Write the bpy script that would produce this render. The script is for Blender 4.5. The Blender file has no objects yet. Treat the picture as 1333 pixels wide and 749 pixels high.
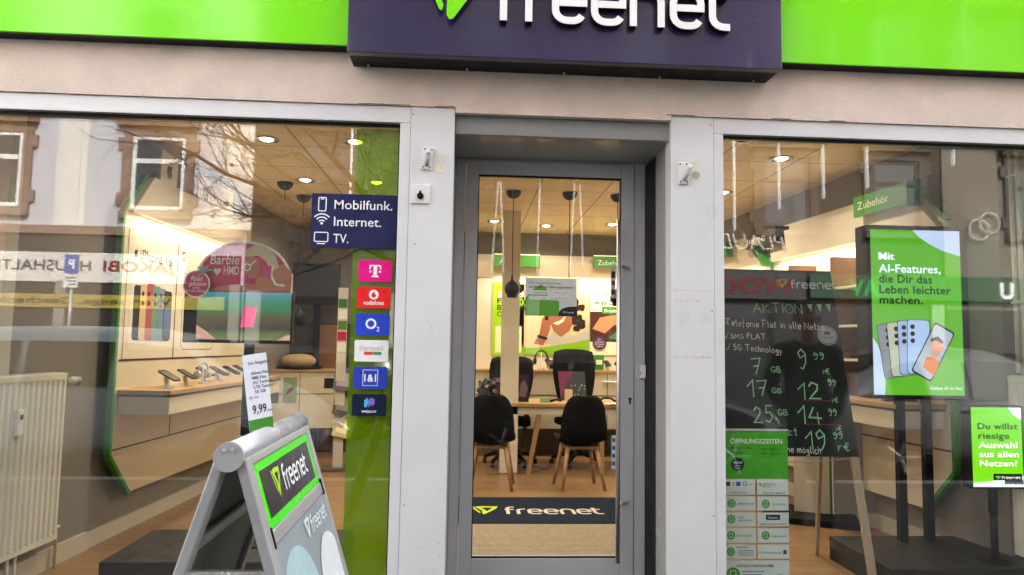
import bpy, bmesh, math, random
from math import radians, sin, cos, pi
from mathutils import Vector, Matrix, Euler
S = bpy.context.scene
COL = S.collection
random.seed(7)
# ------------------------------------------------------------------ camera
F_PX, W_PX, H_PX = 925.0, 1333.0, 749.0
CAM = Vector((0, -3.5, 1.38))
_y, _t, _r = radians(3.538), radians(4.630), radians(-0.936)
_f = Vector((sin(_y)*cos(_t), cos(_y)*cos(_t), sin(_t)))
_rt = Vector((cos(_y), -sin(_y), 0))
_dn = _f.cross(_rt)
RT = cos(_r)*_rt + sin(_r)*_dn
DN = cos(_r)*_dn - sin(_r)*_rt
cd = bpy.data.cameras.new('camera'); cam = bpy.data.objects.new('camera', cd); COL.objects.link(cam)
cd.sensor_fit = 'HORIZONTAL'; cd.sensor_width = 36; cd.lens = F_PX/W_PX*36
cd.clip_start = 0.05; cd.clip_end = 500
m = Matrix.Identity(4)
for i in range(3):
    m[i][0] = RT[i]; m[i][1] = -DN[i]; m[i][2] = -_f[i]; m[i][3] = CAM[i]
cam.matrix_world = m
S.camera = cam
def _ray(px, py): return RT*((px-W_PX/2)/F_PX) + DN*((py-H_PX/2)/F_PX) + _f
def at(px, py, Y):                       # the point of the plane y = Y seen at a photo pixel
    d = _ray(px, py); return CAM + d*((Y-CAM.y)/d.y)
# ------------------------------------------------------------------ sky, sun, exposure
SUN_EL, SUN_AZ = radians(42), radians(24)
w = bpy.data.worlds.new('World'); S.world = w; w.use_nodes = True
nt = w.node_tree; nt.nodes.clear()
sky = nt.nodes.new('ShaderNodeTexSky'); sky.sky_type = 'NISHITA'; sky.sun_disc = False
sky.sun_elevation = SUN_EL; sky.sun_rotation = SUN_AZ; sky.dust_density = 4; sky.air_density = 1.2
hs = nt.nodes.new('ShaderNodeHueSaturation'); hs.inputs['Saturation'].default_value = 0.22
bg = nt.nodes.new('ShaderNodeBackground'); bg.inputs[1].default_value = 0.15
wo = nt.nodes.new('ShaderNodeOutputWorld')
nt.links.new(sky.outputs[0], hs.inputs['Color']); nt.links.new(hs.outputs[0], bg.inputs[0]); nt.links.new(bg.outputs[0], wo.inputs[0])
sl = bpy.data.lights.new('sun', 'SUN'); sl.energy = 2.0; sl.angle = radians(14); sl.color = (1, .97, .93)
so = bpy.data.objects.new('sun', sl); COL.objects.link(so)
sd = Vector((sin(SUN_AZ)*cos(SUN_EL), cos(SUN_AZ)*cos(SUN_EL), sin(SUN_EL)))
so.rotation_euler = sd.to_track_quat('Z', 'Y').to_euler(); so.location = sd*30
S.view_settings.view_transform = 'Standard'; S.view_settings.look = 'None'
S.view_settings.exposure = 3.0; S.view_settings.gamma = 1; S.view_settings.use_curve_mapping = False
S.cycles.use_denoising = True
S.cycles.max_bounces = 9; S.cycles.transparent_max_bounces = 16; S.cycles.diffuse_bounces = 5
S.cycles.sample_clamp_indirect = 6; S.cycles.caustics_reflective = False; S.cycles.caustics_refractive = False
S.cycles.use_light_tree = True
LAMP_W = 2.0; EMIT_K = .155
# ------------------------------------------------------------------ materials
def lin(h):
    h = h.lstrip('#'); v = [int(h[i:i+2], 16)/255 for i in (0, 2, 4)]
    return tuple(((x+.055)/1.055)**2.4 if x > .04045 else x/12.92 for x in v)
_mats = {}
def mat(name, col, rough=.5, metal=0, var=.06, vs=6, bump=0, bs=60, coat=0, spec=.5, stretch=None, emit=0, rvar=.08):
    """procedural surface: noise varies colour, roughness and height"""
    if name in _mats: return _mats[name]
    if isinstance(col, str): col = lin(col)
    m = bpy.data.materials.new(name); m.use_nodes = True
    n = m.node_tree.nodes; l = m.node_tree.links; b = n['Principled BSDF']
    b.inputs['Metallic'].default_value = metal; b.inputs['Specular IOR Level'].default_value = spec
    b.inputs['Coat Weight'].default_value = coat; b.inputs['Coat Roughness'].default_value = .05
    tc = n.new('ShaderNodeTexCoord'); mp = n.new('ShaderNodeMapping'); l.new(tc.outputs['Object'], mp.inputs[0])
    if stretch: mp.inputs['Scale'].default_value = stretch
    nz = n.new('ShaderNodeTexNoise'); nz.inputs['Scale'].default_value = vs; nz.inputs['Detail'].default_value = 6; l.new(mp.outputs[0], nz.inputs['Vector'])
    mr = n.new('ShaderNodeMapRange'); mr.inputs[1].default_value = .25; mr.inputs[2].default_value = .75
    mr.inputs[3].default_value = 1-var; mr.inputs[4].default_value = 1+var; l.new(nz.outputs['Fac'], mr.inputs[0])
    mx = n.new('ShaderNodeMix'); mx.data_type = 'RGBA'; mx.blend_type = 'MULTIPLY'; mx.inputs[0].default_value = 1
    mx.inputs[6].default_value = (*col, 1); l.new(mr.outputs[0], mx.inputs[7]); l.new(mx.outputs[2], b.inputs['Base Color'])
    r2 = n.new('ShaderNodeMapRange'); r2.inputs[1].default_value = .25; r2.inputs[2].default_value = .75
    r2.inputs[3].default_value = max(.02, rough-rvar); r2.inputs[4].default_value = min(1, rough+rvar); l.new(nz.outputs['Fac'], r2.inputs[0]); l.new(r2.outputs[0], b.inputs['Roughness'])
    if bump:
        nb = n.new('ShaderNodeTexNoise'); nb.inputs['Scale'].default_value = bs; nb.inputs['Detail'].default_value = 8; l.new(mp.outputs[0], nb.inputs['Vector'])
        bp = n.new('ShaderNodeBump'); bp.inputs['Strength'].default_value = bump; bp.inputs['Distance'].default_value = .01
        l.new(nb.outputs['Fac'], bp.inputs['Height']); l.new(bp.outputs[0], b.inputs['Normal'])
    if emit:
        b.inputs['Emission Color'].default_value = (*col, 1); b.inputs['Emission Strength'].default_value = emit*EMIT_K
    _mats[name] = m
    return m
def glass_mat(name, r0, tint=(1, 1, 1), film=None, film_w=0):
    m = bpy.data.materials.new(name); m.use_nodes = True
    n = m.node_tree.nodes; l = m.node_tree.links; n.clear()
    out = n.new('ShaderNodeOutputMaterial'); tr = n.new('ShaderNodeBsdfTransparent'); tr.inputs[0].default_value = (*tint, 1)
    base = tr
    if film:
        df = n.new('ShaderNodeBsdfDiffuse'); df.inputs[0].default_value = (*film, 1)
        mf = n.new('ShaderNodeMixShader'); mf.inputs[0].default_value = film_w; l.new(tr.outputs[0], mf.inputs[1]); l.new(df.outputs[0], mf.inputs[2]); base = mf
    gl = n.new('ShaderNodeBsdfGlossy'); gl.inputs['Roughness'].default_value = 0.0
    lw = n.new('ShaderNodeLayerWeight'); lw.inputs[0].default_value = .5
    pw = n.new('ShaderNodeMath'); pw.operation = 'POWER'; pw.inputs[1].default_value = 4; l.new(lw.outputs['Facing'], pw.inputs[0])
    ma = n.new('ShaderNodeMath'); ma.operation = 'MULTIPLY_ADD'; ma.inputs[1].default_value = .8; ma.inputs[2].default_value = r0; l.new(pw.outputs[0], ma.inputs[0])
    ms = n.new('ShaderNodeMixShader'); l.new(ma.outputs[0], ms.inputs[0]); l.new(base.outputs[0], ms.inputs[1]); l.new(gl.outputs[0], ms.inputs[2])
    # faint waviness of real float glass
    tc = n.new('ShaderNodeTexCoord'); nz = n.new('ShaderNodeTexNoise'); nz.inputs['Scale'].default_value = 1.3; l.new(tc.outputs['Object'], nz.inputs['Vector'])
    bp = n.new('ShaderNodeBump'); bp.inputs['Strength'].default_value = .05; bp.inputs['Distance'].default_value = .003
    l.new(nz.outputs['Fac'], bp.inputs['Height']); l.new(bp.outputs[0], gl.inputs['Normal'])
    l.new(ms.outputs[0], out.inputs[0])
    return m
def brick_mat(name, c1, c2, cm, bw, bh, mortar, rough=.5, axes='XY', offset=.5, grain=0, bump=.3, rot=0):
    m = bpy.data.materials.new(name); m.use_nodes = True
    n = m.node_tree.nodes; l = m.node_tree.links; b = n['Principled BSDF']
    tc = n.new('ShaderNodeTexCoord'); mp = n.new('ShaderNodeMapping'); l.new(tc.outputs['Object'], mp.inputs[0])
    if axes == 'XZ': mp.inputs['Rotation'].default_value = (radians(-90), 0, 0)
    if rot: mp.inputs['Rotation'].default_value = (0, 0, rot)
    bt = n.new('ShaderNodeTexBrick'); bt.offset = offset; bt.inputs['Color1'].default_value = (*c1, 1); bt.inputs['Color2'].default_value = (*c2, 1); bt.inputs['Mortar'].default_value = (*cm, 1)
    bt.inputs['Scale'].default_value = 1; bt.inputs['Brick Width'].default_value = bw; bt.inputs['Row Height'].default_value = bh; bt.inputs['Mortar Size'].default_value = mortar; bt.inputs['Mortar Smooth'].default_value = .1
    l.new(mp.outputs[0], bt.inputs['Vector'])
    m2 = n.new('ShaderNodeMapping'); m2.inputs['Scale'].default_value = (3, 40, 3) if grain else (5, 5, 5); l.new(mp.outputs[0], m2.inputs[0])
    nz = n.new('ShaderNodeTexNoise'); nz.inputs['Scale'].default_value = 1; nz.inputs['Detail'].default_value = 8; l.new(m2.outputs[0], nz.inputs['Vector'])
    mr = n.new('ShaderNodeMapRange'); mr.inputs[1].default_value = .25; mr.inputs[2].default_value = .75; v = grain or .06
    mr.inputs[3].default_value = 1-v; mr.inputs[4].default_value = 1+v; l.new(nz.outputs['Fac'], mr.inputs[0])
    mx = n.new('ShaderNodeMix'); mx.data_type = 'RGBA'; mx.blend_type = 'MULTIPLY'; mx.inputs[0].default_value = 1
    l.new(bt.outputs['Color'], mx.inputs[6]); l.new(mr.outputs[0], mx.inputs[7]); l.new(mx.outputs[2], b.inputs['Base Color'])
    b.inputs['Roughness'].default_value = rough
    bp = n.new('ShaderNodeBump'); bp.inputs['Strength'].default_value = bump; bp.inputs['Distance'].default_value = .003; bp.invert = True
    l.new(bt.outputs['Fac'], bp.inputs['Height']); l.new(bp.outputs[0], b.inputs['Normal'])
    _mats[name] = m
    return m
def screen_mat(name, stops, strength, axis=2, lo=0, hi=1):
    """a lit screen: vertical bands of picture content"""
    m = bpy.data.materials.new(name); m.use_nodes = True
    n = m.node_tree.nodes; l = m.node_tree.links; b = n['Principled BSDF']
    tc = n.new('ShaderNodeTexCoord'); sp = n.new('ShaderNodeSeparateXYZ'); l.new(tc.outputs['Object'], sp.inputs[0])
    mr = n.new('ShaderNodeMapRange'); mr.inputs[1].default_value = lo; mr.inputs[2].default_value = hi; l.new(sp.outputs[axis], mr.inputs[0])
    cr = n.new('ShaderNodeValToRGB'); e = cr.color_ramp.elements
    while len(e) < len(stops): e.new(.5)
    for k, (p, c) in enumerate(stops): e[k].position = p; e[k].color = (*lin(c), 1)
    l.new(mr.outputs[0], cr.inputs[0]); l.new(cr.outputs[0], b.inputs['Emission Color']); b.inputs['Emission Strength'].default_value = strength*EMIT_K
    b.inputs['Base Color'].default_value = (.01, .01, .01, 1); b.inputs['Roughness'].default_value = .15
    return m
def flat(h, emit=0, rough=.45, var=.03):                 # printed or painted colour given as the ink's sRGB
    return mat('ink_'+h.strip('#')+('_lit' if emit else '')+('' if rough == .45 else '_r%d' % (rough*100)), h, rough, var=var, emit=emit, spec=.3)
# ------------------------------------------------------------------ mesh collector
_tcache = {}
FONT = None
def text_geo(body, bold):
    k = (body, bold)
    if k not in _tcache:
        cu = bpy.data.curves.new('glyphs', 'FONT'); cu.body = body
        if FONT: cu.font = FONT
        bold *= .75
        cu.space_character = 1+bold*1.6; cu.size = 1; cu.offset = bold; cu.resolution_u = 3; cu.fill_mode = 'BOTH'
        o = bpy.data.objects.new('glyphs', cu); COL.objects.link(o); bpy.context.view_layer.update()
        me = bpy.data.meshes.new_from_object(o.evaluated_get(bpy.context.evaluated_depsgraph_get()))
        vs = [(v.co.x, v.co.y) for v in me.vertices]; fs = [tuple(p.vertices) for p in me.polygons]
        bpy.data.objects.remove(o); bpy.data.curves.remove(cu); bpy.data.meshes.remove(me)
        x0 = min(v[0] for v in vs); x1 = max(v[0] for v in vs)
        _tcache[k] = (vs, fs, x0, x1)
    return _tcache[k]
class MB:
    def __init__(s): s.v = []; s.f = []
    def add(s, vs, fs):
        o = len(s.v); s.v += [tuple(v) for v in vs]; s.f += [tuple(i+o for i in f) for f in fs]; return s
    def box(s, x0, x1, y0, y1, z0, z1):
        return s.add([(x0,y0,z0),(x1,y0,z0),(x1,y1,z0),(x0,y1,z0),(x0,y0,z1),(x1,y0,z1),(x1,y1,z1),(x0,y1,z1)],
                     [(0,3,2,1),(4,5,6,7),(0,1,5,4),(1,2,6,5),(2,3,7,6),(3,0,4,7)])
    def poly(s, pts, y=0):                                # flat polygon in local x,z facing -y
        a = sum(pts[i][0]*pts[(i+1)%len(pts)][1]-pts[(i+1)%len(pts)][0]*pts[i][1] for i in range(len(pts)))
        if a < 0: pts = pts[::-1]
        return s.add([(x, y, z) for x, z in pts], [tuple(range(len(pts)))])
    def rect(s, x0, x1, z0, z1, y=0): return s.poly([(x0,z0),(x1,z0),(x1,z1),(x0,z1)], y)
    def prism(s, pts, y0, y1):                            # x,z outline given thickness from y0 (front) to y1 (back)
        a = sum(pts[i][0]*pts[(i+1)%len(pts)][1]-pts[(i+1)%len(pts)][0]*pts[i][1] for i in range(len(pts)))
        if a < 0: pts = pts[::-1]
        n = len(pts)
        return s.add([(x,y0,z) for x,z in pts]+[(x,y1,z) for x,z in pts],
                     [tuple(range(n)), tuple(range(2*n-1, n-1, -1))]+[(i, i+n, (i+1)%n+n, (i+1)%n) for i in range(n)])
    def extr(s, pts, axis, a, b):                         # outline extruded along x ('x': pts are y,z) or z ('z': pts are x,y)
        n = len(pts)
        P = (lambda p, t: (t, p[0], p[1])) if axis == 'x' else (lambda p, t: (p[0], p[1], t))
        return s.add([P(p, a) for p in pts]+[P(p, b) for p in pts],
                     [tuple(range(n-1, -1, -1)), tuple(range(n, 2*n))]+[(i, (i+1)%n, (i+1)%n+n, i+n) for i in range(n)])
    def tube(s, path, r, n=8, cap=True):
        path = [Vector(p) for p in path]; rs = r if isinstance(r, (list, tuple)) else [r]*len(path)
        rings = []; up = None
        for i, p in enumerate(path):
            d = (path[min(i+1, len(path)-1)]-path[max(i-1, 0)]).normalized()
            if up is None:
                up = d.orthogonal().normalized()
            else:
                up = (up-d*up.dot(d)); up = up.normalized() if up.length > 1e-6 else d.orthogonal().normalized()
            q = d.cross(up)
            rings.append([p+(up*cos(2*pi*k/n)+q*sin(2*pi*k/n))*rs[i] for k in range(n)])
        vs = [v for R_ in rings for v in R_]; fs = []
        for i in range(len(path)-1):
            for k in range(n): fs.append((i*n+k, i*n+(k+1)%n, (i+1)*n+(k+1)%n, (i+1)*n+k))
        if cap: fs += [tuple(range(n-1, -1, -1)), tuple(range((len(path)-1)*n, len(path)*n))]
        return s.add(vs, fs)
    def lathe(s, prof, cx=0, cy=0, cz=0, n=20, axis='z'):
        vs = []; fs = []
        for r, h in prof:
            for k in range(n):
                a = 2*pi*k/n; u, v = r*cos(a), r*sin(a)
                vs.append({'z': (cx+u, cy+v, cz+h), 'y': (cx+u, cy+h, cz-v), 'x': (cx+h, cy+u, cz+v)}[axis])
        for i in range(len(prof)-1):
            for k in range(n): fs.append((i*n+k, i*n+(k+1)%n, (i+1)*n+(k+1)%n, (i+1)*n+k))
        fs.append(tuple(range(n-1, -1, -1))); fs.append(tuple(range((len(prof)-1)*n, len(prof)*n)))
        return s.add(vs, fs)
    def ribbon(s, path, wd, y=0, y1=None, closed=False):   # a drawn stroke of width wd in local x,z
        P = []
        for q in path:
            q = Vector(q)
            if not P or (q-P[-1]).length > 1e-4*wd+1e-7: P.append(q)
        n = len(P); L = []; R_ = []
        for i in range(n):
            if closed: a, b = (P[i]-P[i-1]), (P[(i+1)%n]-P[i])
            else: a = P[i]-P[i-1] if i else P[1]-P[0]; b = P[i+1]-P[i] if i < n-1 else P[-1]-P[-2]
            a = a.normalized(); b = b.normalized(); na = Vector((-a.y, a.x)); nb = Vector((-b.y, b.x)); mt = na+nb
            if mt.length < .3: mt = nb
            mt = mt.normalized(); k = wd/2/max(.5, mt.dot(nb)); L.append(P[i]+mt*k); R_.append(P[i]-mt*k)
        m_ = n if closed else n-1
        for i in range(m_):
            j = (i+1)%n; q = [tuple(R_[i]), tuple(R_[j]), tuple(L[j]), tuple(L[i])]
            if y1 is None: s.poly(q, y)
            else: s.prism(q, y, y1)
        return s
    def text(s, body, x, z, size, y=0, align='L', bold=0, width=None, y1=None, shear=0):
        vs, fs, x0, x1 = text_geo(body, bold); sx = size
        if width: sx = width/(x1-x0)
        W_ = (x1-x0)*sx; ox = {'L': x, 'C': x-W_/2, 'R': x-W_}[align]
        g = [(ox+(vx-x0)*sx+shear*vz*size, y, z+vz*size) for vx, vz in vs]
        s.add(g, fs)
        if y1 is not None:                                  # give the letters depth: back copy and side walls
            ed = {}
            for f in fs:
                for i in range(len(f)):
                    e = (f[i], f[(i+1)%len(f)]); ed[tuple(sorted(e))] = None if tuple(sorted(e)) in ed else e
            s.add([(a, y1, b) for a, _, b in g], [f[::-1] for f in fs])
            for e in ed.values():
                if e:
                    a, b = g[e[0]], g[e[1]]
                    s.add([a, b, (b[0], y1, b[2]), (a[0], y1, a[2])], [(3, 2, 1, 0)])
        return s
    def build(s, name, m, parent=None, smooth=False, bevel=0, seg=2, loc=None):
        me = bpy.data.meshes.new(name); me.from_pydata(s.v, [], s.f); me.update()
        me.materials.append(m)
        if smooth:
            for p in me.polygons: p.use_smooth = True
        o = bpy.data.objects.new(name, me); COL.objects.link(o)
        if parent: o.parent = parent
        if loc is not None: o.location = loc
        if bevel:
            b = o.modifiers.new('bevel', 'BEVEL'); b.width = bevel; b.segments = seg; b.limit_method = 'ANGLE'; b.angle_limit = radians(40)
        return o
def circ(cx, cz, r, n=28, a0=0, a1=2*pi, rz=None):
    full = abs(a1-a0-2*pi) < 1e-6; k = n if full else n+1
    return [(cx+r*cos(a0+(a1-a0)*i/n), cz+(rz or r)*sin(a0+(a1-a0)*i/n)) for i in range(k)]
def rrect(x0, x1, z0, z1, r, n=5):
    return circ(x1-r, z1-r, r, n, 0, pi/2)+circ(x0+r, z1-r, r, n, pi/2, pi)+circ(x0+r, z0+r, r, n, pi, 1.5*pi)+circ(x1-r, z0+r, r, n, 1.5*pi, 2*pi)
def tag(o, label=None, cat=None, group=None, kind=None):
    if label: o['label'] = label
    if cat: o['category'] = cat
    if group: o['group'] = group
    if kind: o['kind'] = kind
    return o
def thing(name, label, cat, loc=(0,0,0), rz=0, group=None, rot=None):
    o = bpy.data.objects.new(name, None); COL.objects.link(o); o.empty_display_size = .1
    o.location = loc; o.rotation_euler = rot or (0, 0, rz)
    return tag(o, label, cat, group)
def dup(root, loc, rz=None, label=None):
    r = root.copy(); COL.objects.link(r); r.location = loc
    if rz is not None: r.rotation_euler = (0, 0, rz)
    if label: r['label'] = label
    for ch in list(root.children):
        c = ch.copy(); COL.objects.link(c); c.parent = r
        for g in ch.children:
            d = g.copy(); COL.objects.link(d); d.parent = c
    return r
def curve(p0, p1, p2, n=6):
    p0, p1, p2 = Vector(p0), Vector(p1), Vector(p2)
    return [p0*(1-t)**2+p1*2*t*(1-t)+p2*t*t for t in [i/n for i in range(n+1)]]
# ------------------------------------------------------------------ the wordmark with its arrow emblem
def arc(cx, cz, r, a0, a1, n=5): return [(cx+r*cos(radians(a0+(a1-a0)*i/n)), cz+r*sin(radians(a0+(a1-a0)*i/n))) for i in range(n+1)]
WORD = {'f': ([[(.06,-.08)]+[(.06,1.0)]+arc(.36,1.08,.30,180,90)+[(.5,1.38)], [(-.12,.86),(.46,.86)]], .62),
        'r': ([[(.08,-.08),(.08,.6)]+arc(.40,.62,.32,180,90)+[(.55,.94)]], .68),
        'e': ([[(.175,.50),(.705,.50)], [(.80,.405),(.80,.62)]+arc(.50,.64,.30,0,90)+[(.38,.94)]+arc(.38,.64,.30,90,180)+[(.08,.3)]+arc(.38,.3,.30,180,270)+[(.52,0)]+arc(.52,.26,.26,270,335)], 1.0),
        'n': ([[(.08,-.08),(.08,.62)]+arc(.38,.64,.30,180,90)+[(.5,.94)]+arc(.5,.64,.30,90,0)+[(.8,-.08)]], 1.04),
        't': ([[(.1,1.25),(.1,.3)]+arc(.4,.3,.30,180,270)+[(.56,0)], [(-.1,.9),(.5,.9)]], .6)}
WORD_W = sum(WORD[c][1] for c in 'freenet')
def wordmark(root, x, z, h, y, mw, mg, depth=0, width=None, gap=.45, side=None):
    """emblem and letters; h = x-height, letters start at x"""
    k = h; kx = (width/WORD_W) if width else h
    mb = MB(); cx = x
    for c in 'freenet':
        for q_, st in enumerate(WORD[c][0]):
            dy = (.0012 if depth else .0003)*q_*(1 if c in 'ft' else -1)
            mb.ribbon([(cx+a*kx, z+b*k) for a, b in st], .19*(h+kx)/2, y-dy, (y-dy+depth) if depth else None)
        cx += WORD[c][1]*kx
    mb.build('lettering', mw, root)
    if side:                                               # dark returns behind the white faces
        s2 = MB(); cx = x
        for c in 'freenet':
            for q_, st in enumerate(WORD[c][0]):
                s2.ribbon([(cx+a*kx, z+b*k) for a, b in st], .19*(h+kx)/2-.0006, y+depth+.0004*q_+.0006, y+depth+.036)
            cx += WORD[c][1]*kx
        s2.build('letter_return', side, root)
    g = MB(); ew, eh = 1.75*kx, 1.6*k; ex, ez = x-ew-gap*kx, z-.1*k
    T = lambda pts: [(ex+a*ew, ez+b*eh) for a, b in pts]
    shapes = [[(0,1),(.10,.99),(.37,.24),(.35,.14),(.31,.16)], [(.15,.97),(.40,.84),(.60,.36),(.51,0),(.46,-.01),(.42,.06),(.42,.44)],
              [(1,1),(.93,.72),(.51,0),(.60,.36),(.80,.84)], [(.15,.97),(.4,1.03),(1,1),(.80,.84),(.40,.84)]]
    for s_ in shapes:
        if depth: g.prism(T(s_), y, y+depth)
        else: g.poly(T(s_), y)
    g.build('emblem', mg, root)
# ================================================================== colours used by the setting
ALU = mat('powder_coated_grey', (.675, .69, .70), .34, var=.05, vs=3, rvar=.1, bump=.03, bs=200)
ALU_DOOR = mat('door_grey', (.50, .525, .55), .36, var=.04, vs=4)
STUCCO = mat('pink_stucco', (.82, .69, .59), .9, var=.10, vs=5, bump=1.0, bs=150)
DARK = mat('black_plastic', (.006, .006, .007), .5, var=.1, spec=.2)
BLACKM = mat('black_metal', (.005, .005, .0055), .55, var=.15, vs=9, spec=.15)
WHITEP = mat('white_plastic', (.75, .75, .73), .4, var=.03)
STEEL = mat('brushed_steel', (.78, .78, .76), .42, metal=1, var=.08, vs=8, stretch=(40, 40, 1))
GREEN_ACR = mat('green_acrylic', (.20, .80, .003), .12, var=.03, vs=1.5, coat=.15, spec=.35, rvar=.03)
NAVY = mat('navy_enamel', (.024, .019, .070), .22, var=.12, vs=1.6, coat=.3)
GLASS = glass_mat('shop_glass_outer', .085, (.97, .985, .97))
GLASS_IN = glass_mat('shop_glass_inner', .055, (.97, .985, .97))
DOORGLASS = glass_mat('door_glass', .032, (.97, .985, .97))
FILM = glass_mat('green_window_film', .03, (.26, .50, .010), film=(.32, .60, .004), film_w=.42)
WOOD_FLOOR = brick_mat('oak_planks', (.225, .120, .047), (.28, .155, .062), (.09, .045, .018), 1.25, .13, .0025, .38, grain=.22, bump=.2)
CEIL = brick_mat('ceiling_tiles', (.80, .68, .48), (.82, .70, .49), (.30, .22, .13), .645, .645, .006, .85, offset=0, bump=.5)
TAUPE = mat('taupe_wall', (.21, .19, .165), .8, var=.05, vs=3, bump=.1, bs=120)
LIGHTWALL = mat('cream_reveal', (.52, .50, .45), .8, var=.04, vs=3, bump=.1, bs=120)
CREAM = mat('cream_laminate', (.68, .60, .46), .42, var=.03, vs=2)
OAK = mat('oak_worktop', (.46, .27, .12), .4, var=.22, vs=3, stretch=(2, 30, 30))
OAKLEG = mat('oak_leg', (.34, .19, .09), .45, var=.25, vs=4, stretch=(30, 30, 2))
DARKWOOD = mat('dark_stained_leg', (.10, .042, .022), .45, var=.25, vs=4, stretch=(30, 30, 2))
GREENEDGE = mat('green_panel_edge', (.035, .24, .02), .4, var=.05)
RAD = mat('radiator_enamel', (.70, .68, .58), .35, var=.03)
ASPHALT = mat('asphalt', (.032, .032, .034), .9, var=.2, vs=14, bump=.6, bs=300)
PAVE = brick_mat('paving_slabs', (.042, .041, .040), (.052, .050, .048), (.02, .02, .019), .4, .4, .006, .85, grain=0, bump=.5)
SUN_UP = None
# ================================================================== ground
def struct(name, mb, m): return tag(mb.build(name, m), kind='structure')
struct('ground', MB().box(-120, 120, -120, 60, -.4, -.35), ASPHALT)
struct('pavement', MB().box(-40, 40, -3.9, .0, -.3, -.04), PAVE)
struct('kerb', MB().box(-40, 40, -4.05, -3.902, -.3, -.035), mat('kerb_stone', (.3, .29, .28), .8, var=.1, bump=.3))
struct('road', MB().box(-40, 40, -9.45, -4.052, -.3, -.16), ASPHALT)
struct('kerb', MB().box(-40, 40, -9.6, -9.452, -.3, -.035), _mats['kerb_stone'])
struct('pavement', MB().box(-40, 40, -12, -9.602, -.3, -.04), PAVE)
struct('floor', MB().box(-3.2, 4.2, .56, 6.0, -.2, 0), WOOD_FLOOR)
struct('floor', MB().box(-3.2, -.09, .12, .558, -.2, 0), WOOD_FLOOR)
struct('floor', MB().box(1.03, 4.2, .12, .558, -.2, 0), WOOD_FLOOR)
struct('floor', MB().box(-.088, 1.028, .002, .558, -.2, -.015), PAVE)
struct('ceiling', MB().box(-3.2, 4.2, .12, 6.0, 2.87, 3.0), CEIL)
# ================================================================== our shop building
shop = thing('shop_building', 'pink rendered building with grey framed shop front and recessed glass entrance door', 'building', (0, .2, 0))
shop.location = (0, 0, 0)
b = MB()
b.box(-9, 9, -.012, .12, 2.562, 7.6); b.box(-9, -2.52, -.012, .5, -.3, 2.56); b.box(3.47, 9, -.012, .5, -.3, 2.56)
b.box(-.082, 1.018, -.012, .03, 2.536, 2.5615)
b.build('facade_wall', STUCCO, shop)
b = MB(); b.box(-3.6, -2.7, .5, 6.4, -.2, 3.2).box(3.62, 4.6, .5, 6.4, -.2, 3.2); b.box(-3.6, 4.6, 6.02, 6.5, -.2, 3.2); b.box(-9, 9, .13, 6.5, 3.02, 7.6)
b.build('outer_shell', STUCCO, shop)
# chipped render above the frames
MORTAR = mat('bare_mortar', (.20, .15, .11), .95, var=.25, vs=40, bump=.6)
for x0, x1, yb in ((466, 534, 139), (566, 592, 142), (868, 905, 152), (1080, 1100, 160), (1005, 1030, 157)):
    n = 9; top = []; b = MB()
    for k in range(n+1):
        p = at(x0+(x1-x0)*k/n, yb, -.014); h = (.022 if x1-x0 > 60 else .010)*random.uniform(.2, 1)*sin(pi*k/n)+.002
        top.append((p.x, p.z+h))
    b0 = at(x0, yb, -.014); b1 = at(x1, yb, -.014)
    b.prism([(b0.x, 2.5635), (b1.x, 2.5635)]+[(x, max(z, 2.566)) for x, z in top[::-1]], -.016, -.0125).build('chipped_render', MORTAR, shop)

def shop_window(x0, x1, fl, fr):
    e = bpy.data.objects.new('shop_window', None); COL.objects.link(e); e.parent = shop
    f = MB(); f.box(x0, x1, 0, .11, 2.478, 2.56)
    f.box(x0, x1, 0, .11, -.04, .05); f.box(x0, x0+fl, .001, .11, .0505, 2.4775); f.box(x1-fr, x1, .001, .11, .0505, 2.4775)
    f.build('window_frame', ALU, e, bevel=.003)
    a, c = x0+fl, x1-fr; g = MB()
    g.box(a, c, .03, .05, 2.465, 2.4775); g.box(a, c, .03, .05, .0505, .062); g.box(a, a+.008, .03, .05, .0625, 2.4645); g.box(c-.008, c, .03, .05, .0625, 2.4645)
    g.build('rubber_gasket', DARK, e)
    MB().add([(a, .056, .05), (c, .056, .05), (c, .056, 2.478), (a, .056, 2.478)], [(0, 1, 2, 3)]).build('glass_pane', GLASS, e)
    MB().add([(a, .078, .05), (c, .078, .05), (c, .078, 2.478), (a, .078, 2.478)], [(0, 1, 2, 3)]).build('inner_glass_pane', GLASS_IN, e)
shop_window(-2.52, -.3035, .055, .0525)
shop_window(1.2395, 3.47, .0515, .055)
def pillar(x0, x1):
    e = bpy.data.objects.new('pillar', None); COL.objects.link(e); e.parent = shop
    MB().box(x0, x1, -.002, .1, -.04, 2.5605).build('cladding_panel', ALU, e, bevel=.0025)
    return e
pl = pillar(-.302, -.0845); pr = pillar(1.0165, 1.238)
g = random.Random(3)
RUB = mat('rubbed_paint', (.42, .33, .25), .8)
def scuff(px0, px1, py, n, seed):
    r = random.Random(seed); mb = MB()
    for k in range(n):
        x = r.uniform(px0, px1); p = at(x, py+r.gauss(0, 1.0), -.0028); l_ = r.uniform(.004, .016); h_ = r.uniform(.0006, .0018)
        mb.poly([(p.x-l_/2, p.z), (p.x, p.z-h_), (p.x+l_/2, p.z+r.uniform(-.002, .002)), (p.x, p.z+h_)], -.0028)
    mb.build('scuff_marks', RUB, pr)
scuff(878, 912, 392, 26, 1); scuff(879, 927, 465, 22, 2); scuff(879, 926, 379, 8, 5)
b = MB()
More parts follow.
